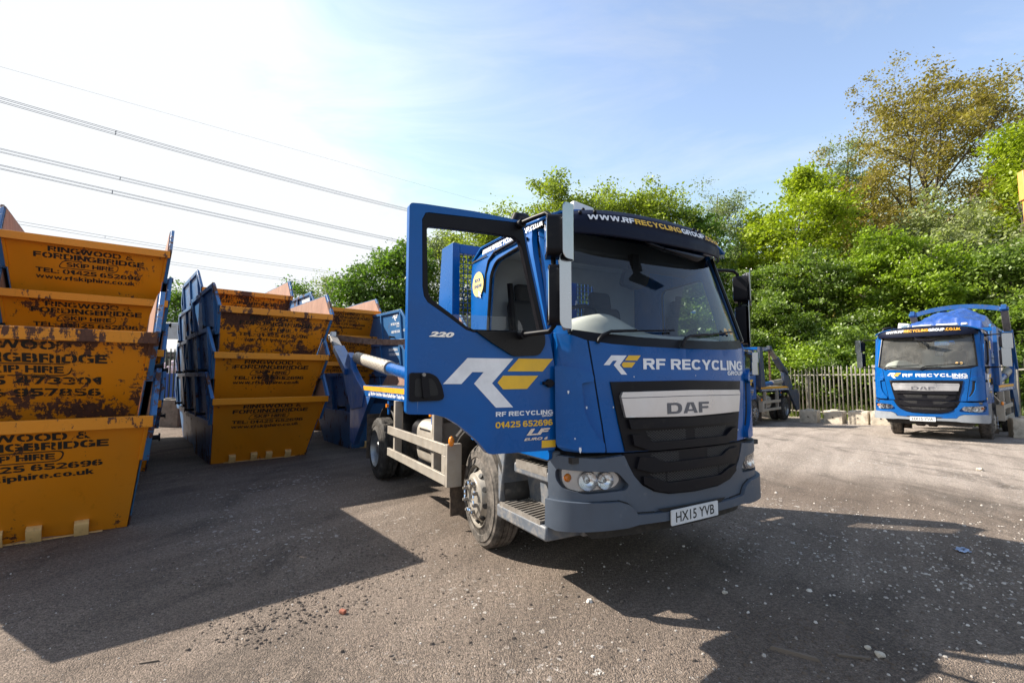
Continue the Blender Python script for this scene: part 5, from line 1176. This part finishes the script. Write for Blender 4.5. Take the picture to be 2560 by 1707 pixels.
# behind the stacks and the main lorry
T(438, 705, 48, 2.6, 'dense', 'round green tree far behind the gap between the left stacks', n=9000, size=.14, group='trees behind the skips')
T(720, 668, 37, 1.6, 'dense', 'small dark sapling at the left end of the trees behind the skips', n=5000, size=.10, group='trees behind the skips')
T(800, 660, 38, 2.5, 'birch', 'thin grey green birch behind the skip stacks', n=11000, size=.075, clump=.5, dens=.6, group='trees behind the skips')
T(985, 583, 32, 3.3, 'dense', 'dense dark green maple left of the open lorry door', n=42000, size=.105, clump=.5, dens=1.4, base=.08, nl=16, group='trees behind the skips')
T(878, 652, 30, 2.1, 'dense', 'lower dark green maple nearest the skip stacks', n=22000, size=.10, clump=.45, dens=1.2, base=.05, group='trees behind the skips')
T(1095, 562, 36, 3.3, 'birch', 'grey green willow seen through the open door window', n=26000, size=.09, clump=.55, base=.08, group='trees behind the skips')
T(1225, 512, 31, 2.8, 'oak', 'young oak seen between the open door and the cab roof', n=34000, size=.095, clump=.45, dens=1.2, base=.1)
T(1385, 432, 32, 4.4, 'oak', 'broad fresh green oak rising behind the cab roof light', n=62000, size=.10, clump=.55, dens=1.8, base=.12, nl=16)
T(1610, 446, 33, 4.8, 'oak', 'fresh green oak above the right end of the cab roof', n=62000, size=.10, clump=.55, dens=1.8, base=.12, nl=16)
T(1490, 462, 34, 4.3, 'oak', 'oak between the two broad ones behind the cab roof', n=46000, size=.10, clump=.55, dens=1.6, base=.08, nl=14)
T(1500, 520, 42, 6.0, 'dense', 'dark tree filling in behind the cab roof', n=26000, size=.15, clump=.8, base=.02)
T(1300, 540, 42, 5.0, 'dense', 'dark tree filling in behind the young oak', n=22000, size=.15, clump=.8, base=.02)
T(1800, 415, 38, 3.6, 'birch', 'feathery grey birch right of the cab roof', n=30000, size=.08, clump=.55, dens=.7, base=.15)
T(1735, 480, 31, 3.2, 'dense', 'dark leafy tree low behind the cab roof corner', n=26000, size=.10, base=.03, clump=.5, zf=.3)
T(2000, 396, 30, 4.0, 'lime', 'bright yellow green tree with rounded top in the middle of the wood', n=42000, size=.115, clump=.5, dens=1.3, base=.12, nl=17)
T(2120, 312, 42, 3.6, 'birch', 'tall pale blue green birch rising behind the yellow green tree', n=18000, size=.095, clump=.55, dens=.7, base=.2)
T(2410, 168, 35, 8.0, 'bronze', 'tallest tree, a bronze brown oak with open branches', n=62000, size=.10, clump=.55, dens=1.5, base=.36, nl=26)
T(2195, 425, 32, 3.6, 'bronze', 'bronze tinted oak between the birch and the tallest tree', n=24000, size=.10, clump=.48, dens=.9, base=.3, nl=16)
T(2410, 478, 26.5, 4.6, 'beam', 'silvery pale green whitebeam below the tallest tree', n=46000, size=.105, clump=.5, dens=1.3, base=.10, nl=18)
T(2590, 272, 27, 3.2, 'lime', 'bright lime green tree cut off by the right edge', n=26000, size=.11, clump=.5, base=.35)
T(1905, 640, 27, 2.8, 'haw', 'dark hawthorn with white blossom nearest the mirror of the foreground lorry', n=40000, size=.08, clump=.5, base=.06, zf=.34, blossom=1600)
T(2060, 590, 26.5, 3.2, 'haw', 'dark hawthorn with white blossom under the yellow green tree', n=40000, size=.08, clump=.5, base=.06, zf=.34, blossom=2200)
T(2230, 555, 25.5, 3.4, 'bush', 'bright green hazel behind the gap before the right hand lorry', n=42000, size=.085, clump=.5, base=.06, zf=.34)
T(2375, 600, 24, 3.2, 'bush', 'bright green hazel above the cab of the right hand lorry', n=42000, size=.085, clump=.5, base=.06, zf=.34)
T(2530, 590, 22, 3.0, 'haw', 'dark green thorn bush behind the raised arm of the right hand lorry', n=28000, size=.09, clump=.45, base=.03)
B = dict(base=.0, clump=.5, dens=.75, zf=.30, name='shrub', cat='shrub', group='shrubs behind the fence')
T(1885, 800, 25.5, 2.2, 'haw', 'dark shrub behind the fence next to the foreground lorry', n=24000, size=.08, **B)
T(1985, 815, 24.5, 2.4, 'bush', 'fresh green shrub behind the fence above the half hidden lorry', n=24000, size=.08, **B)
T(2090, 800, 23.5, 2.4, 'haw', 'dark leafy shrub in the middle of the fence line', n=24000, size=.08, **B)
T(2180, 810, 22.6, 2.2, 'bush', 'bright shrub behind the fence left of the right hand lorry', n=24000, size=.08, **B)
T(2300, 800, 21.5, 2.2, 'haw', 'shrub hidden behind the cab of the right hand lorry', n=24000, size=.08, **B)
T(1700, 700, 28, 2.6, 'haw', 'shrub behind the foreground lorry windscreen', n=16000, size=.09, **B)
# dark depth of the wood
for i, (u, v, d, r) in enumerate(((1640, 560, 46, 6), (1840, 560, 45, 6), (2030, 540, 44, 6), (2230, 520, 43, 6.5), (2420, 470, 42, 7), (2600, 450, 38, 7))):
    T(u, v, d, r, 'dense', ['dark tree deep in the wood behind the cab', 'dark tree deep in the wood behind the feathery birch', 'dark tree deep behind the yellow green tree', 'dark tree deep behind the bronze tinted oak', 'dark tree deep behind the whitebeam', 'dark tree deep in the wood at the right edge'][i], n=22000, size=.19, clump=.9, base=.0, dens=1.5, group='trees deep in the wood')
# rough grass behind the fence
gv, gf = [], []
for i in range(15000):
    s = rng.uniform(-9, 8); o = .25+abs(rng.gauss(0, 1.1)) if i % 12 else rng.uniform(-.35, .1); p = fpt(s)+Vector((-FD.y, FD.x, 0))*o; z = gz(p.x, p.y); h = rng.uniform(.15, .75)*(1 if o > .2 else .45); a = rng.uniform(0, 6.3); w = rng.uniform(.006, .016)
    c, q = math.cos(a), math.sin(a); b = rng.uniform(.05, .3)*h; k = len(gv)
    gv += [(p.x-c*w, p.y-q*w, z), (p.x+c*w, p.y+q*w, z), (p.x+c*w*.6-q*b*.4, p.y+q*w*.6+c*b*.4, z+h*.6), (p.x-c*w*.6-q*b*.4, p.y-q*w*.6+c*b*.4, z+h*.6), (p.x-q*b, p.y+c*b, z+h)]
    gf += [(k, k+1, k+2, k+3), (k+3, k+2, k+4)]
tag(mk('grass', gv, gf, leaf['grass'], smooth=0, recalc=False), 'rough long grass growing behind the palisade fence', 'grass', kind='stuff')
vg = [fpt(-26)+Vector((-FD.y, FD.x, 0))*.3, fpt(24)+Vector((-FD.y, FD.x, 0))*.3, fpt(24)+Vector((-FD.y, FD.x, 0))*60, fpt(-26)+Vector((-FD.y, FD.x, 0))*60]
wf = M('woodland_floor', (.035, .045, .015), .95, dirt=(.07, .055, .035), amt=(.4, .7), ns=2, bmp=.5, bscale=12)
g = MB(); N = 40
g.grid(lambda a, b: (lambda p: (p.x, p.y, gz(p.x, p.y)+.012))(fpt(-26+50*a)+Vector((-FD.y, FD.x, 0))*(.25+60*b*b)), np.linspace(0, 1, 60), np.linspace(0, 1, 20))
tag(g.put('woodland_floor', wf, recalc=False), 'dark leafy earth behind the fence', 'ground', kind='structure')
# ------------------------------------------------------------------ overhead cables
def cable(pts, offs, label, r=.029, spacers=()):
    """pts: (u, v, d) from the left; offs: sub-conductor offsets (sideways, up)"""
    P = [at(*p) for p in pts]; t = empty('overhead_cable', P[0], 0, label, 'power cable', 'overhead power cables'); d = (P[-1]-P[0]); n = Vector((-d.y, d.x, 0)).normalized()
    def q(i, N, o):
        s = i/N; p = P[0].lerp(P[-1], s); L = d.length; p = p+Vector((0, 0, -4*s*(1-s)*sagk)); return p+n*o[0]+Vector((0, 0, o[1]))-P[0]
    # sag fitted so that the middle passes through the middle point
    m = P[1]; s = ((m-P[0]).xy.length)/(d.xy.length); sagk = max(0., ((P[0].lerp(P[-1], s)).z-m.z)/(4*s*(1-s)))
    for o in offs:
        MB().tube([q(i, 24, o) for i in range(25)], r, 5).put('conductor', wire_m, t)
    for s in spacers:
        g = MB(); c = [q(s*24, 24, o) for o in offs]
        for i in range(len(c)): g.tube([c[i], c[(i+1) % len(c)]], .03, 5)
        g.put('spacer', wire_m, t)
Q = [(-.22, .22), (.22, .22), (.22, -.22), (-.22, -.22)]; Dd = [(0, .22), (0, -.22)]
def mid(a, b, u):  # image-straight: interpolate the inverse depth
    f = (u-a[0])/(b[0]-a[0]); d = 1/((1-f)/a[2]+f/b[2]); return d
def line(a, m, b): return [a, (m[0], m[1], mid(a, b, m[0])), b]
cable(line((-60, 232, 52), (360, 350, 0), (1300, 585, 130)), Q, 'bundled power cable, highest of the thick ones crossing the sky', spacers=(.124,))
cable(line((-60, 362, 62), (378, 463, 0), (1300, 665, 140)), Q, 'bundled power cable, second of the thick ones from the top', spacers=(.14,))
cable(line((-60, 404, 56), (360, 497, 0), (1300, 695, 130)), Q, 'bundled power cable, third of the thick ones from the top', spacers=(.128,))
cable(line((-60, 539, 70), (358, 608, 0), (1200, 730, 150)), Dd, 'double power cable just above the top left skip', spacers=(.14,))
cable(line((-60, 585, 72), (426, 657, 0), (1200, 763, 150)), Dd, 'lowest double power cable, running behind the top left skip')
cable(line((-60, 150, 58), (600, 325, 0), (1400, 560, 150)), [(0, 0)], 'single thin earth wire above all the other cables', r=.013)
# ------------------------------------------------------------------ small things lying in the yard
def stone_mesh(rs, r):
    v = [Vector(p) for p in ((1, 0, 0), (-1, 0, 0), (0, 1, 0), (0, -1, 0), (0, 0, .6), (0, 0, -.4), (.6, .6, .2), (-.6, -.6, .25))]
    return v
gv, gf = [], []
def pebble(x, y, r):
    k = len(gv); z = gz(x, y); a = rng.uniform(0, 6.3); e = rng.uniform(.55, 1); c, s = math.cos(a), math.sin(a)
    ring = [(math.cos(t)*r*rng.uniform(.75, 1.15), math.sin(t)*r*e*rng.uniform(.75, 1.15)) for t in [j*math.pi/3 for j in range(6)]]
    gv.extend([(x+p*c-q*s, y+p*s+q*c, z-.002) for p, q in ring]); h = r*rng.uniform(.35, .75)
    gv.extend([(x+(p*c-q*s)*.6, y+(p*s+q*c)*.6, z+h*rng.uniform(.8, 1.1)) for p, q in ring])
    gf.extend([(k+j, k+(j+1) % 6, k+6+(j+1) % 6, k+6+j) for j in range(6)]); gf.append(tuple(k+6+j for j in range(6)))
for i in range(1500):
    d = 1.9+9*rng.random()**1.6; u = rng.uniform(-.2, 1.15); pebble(u*d, d, max(.003, rng.gauss(.006, .003)))
for i in range(1500):
    d = 1.9+7*rng.random()**1.5; u = rng.uniform(-1.1, .3); pebble(u*d, d, max(.003, rng.gauss(.005, .002)))
for i in range(2300):
    x, y = rng.gauss(4.2, 1.2), rng.gauss(4.0, 1.0); pebble(x, max(2., y), max(.003, rng.gauss(.008, .005)))
gv2, gf2 = gv, gf; gv, gf = [], []
for (u, v, n, sx, sy) in ((1010, 1385, 110, .28, .12), (900, 1440, 150, .22, .14), (760, 1520, 260, .24, .16), (640, 1580, 160, .16, .10), (560, 1450, 130, .18, .12), (1560, 1520, 60, .3, .3), (1180, 1480, 90, .4, .2), (2080, 1600, 300, .35, .25), (1950, 1640, 200, .3, .2), (1200, 1650, 130, .5, .2), (1750, 1330, 80, .4, .3), (700, 1380, 140, .4, .15)):
    c = (lambda a, b: a+(b-a)*((0-a.z)/(b.z-a.z)))(Vector((0, 0, 1.577)), at(u, v, 3.0))
    for _ in range(n): pebble(c.x+rng.gauss(0, sx), c.y+rng.gauss(0, sy), max(.003, rng.gauss(.009, .005)))
tag(mk('dirt_crumbs', gv, gf, M('dark_crumbled_dirt', (.125, .102, .085), .95, spec=.1), smooth=0, recalc=False), 'dark crumbs of broken tarmac and dirt strewn over the yard', 'dirt', kind='stuff')
gv, gf = gv2, gf2
peb_m = None
m_, n_, l_, b_ = _new('pale_stone'); ge = n_.new("ShaderNodeNewGeometry"); l_.new(ramp(n_, l_, ge.outputs['Random Per Island'], 0, 1, (.16, .135, .12), (.58, .54, .49)), b_.inputs['Base Color']); b_.inputs['Roughness'].default_value = .9
tag(mk('gravel', gv, gf, m_, smooth=0, recalc=False), 'loose pale stone chips scattered over the yard', 'gravel', kind='stuff')
gnd = lambda u, v: (lambda a, b: a+(b-a)*((0-a.z)/(b.z-a.z)))(Vector((0, 0, 1.577)), at(u, v, 3.0))
p = gnd(857, 1533); o = MB().prism(arc_poly([(-.016, -.014), (.016, -.014), (.016, .014), (-.016, .014)], .011), 'y', -.02, .02).put('brick_fragment', brick_m, bev=.004); o.location = (p.x, p.y, .013); o.rotation_euler = (.1, 0, 1.2); tag(o, 'small red brick fragment on the tarmac in front of the shadow', 'brick')
p = gnd(1982, 1636); o = MB().add([(-.12, -.012, 0), (.14, -.008, 0), (.12, .014, 0), (-.11, .016, 0), (-.11, -.008, .022), (.12, -.005, .016), (.11, .010, .02), (-.10, .012, .02)], [(0, 3, 2, 1), (4, 5, 6, 7), (0, 1, 5, 4), (1, 2, 6, 5), (2, 3, 7, 6), (3, 0, 4, 7)]).put('wood_splinter', wood_m); o.location = p; o.rotation_euler = (0, 0, -.55); tag(o, 'thick splinter of dark wood near the bottom right', 'wood')
p = gnd(2135, 1645); o = MB().beam((-.08, 0, .006), (.08, .01, .01), .018, .012).put('wood_splinter', wood_m); o.location = p; o.rotation_euler = (0, 0, -.35); tag(o, 'thin short splinter of wood right of the thick one', 'wood')
p = gnd(372, 1656); o = MB().beam((-.045, 0, .004), (.045, .004, .006), .010, .008).put('wood_splinter', wood_m); o.location = p; o.rotation_euler = (0, 0, .25); tag(o, 'tiny splinter of wood in the sunny strip at the bottom left', 'wood')
p = gnd(2408, 1379); V, F = [], []
o = MB().grid(lambda a, b: (a*.045+rng.uniform(-.015, .015), b*.04+rng.uniform(-.01, .01), .008+.03*abs(math.sin(7*a+3*b))*(1-a*a)*(1-b*b)+rng.uniform(0, .012)), np.linspace(-1, 1, 12), np.linspace(-1, 1, 10)).put('plastic_scrap', cloth_b, smooth=25, recalc=False); o.location = p; tag(o, 'crumpled scrap of pale blue plastic lying on the gravel at the right', 'litter')
for i, (u, v, r, lb) in enumerate(((1812, 1482, .022, 'small pale stone in the lorry shadow'), (2200, 1640, .03, 'grey stone lump near the bottom right corner'), (2170, 1620, .018, 'white stone beside the grey stone lump'), (2450, 1176, .055, 'white lump of rubble in the sunny yard before the right hand lorry'))):
    p = gnd(u, v); bm = bmesh.new(); bmesh.ops.create_icosphere(bm, subdivisions=2, radius=r)
    for w in bm.verts: w.co *= rng.uniform(.75, 1.1); w.co.z *= .6
    bm.verts.index_update(); o = mk('stone', [w.co[:] for w in bm.verts], [[w.index for w in f.verts] for f in bm.faces], concrete, smooth=20); bm.free(); o.location = (p.x, p.y, r*.3+gz(p.x, p.y)); tag(o, lb, 'stone', 'loose stones')
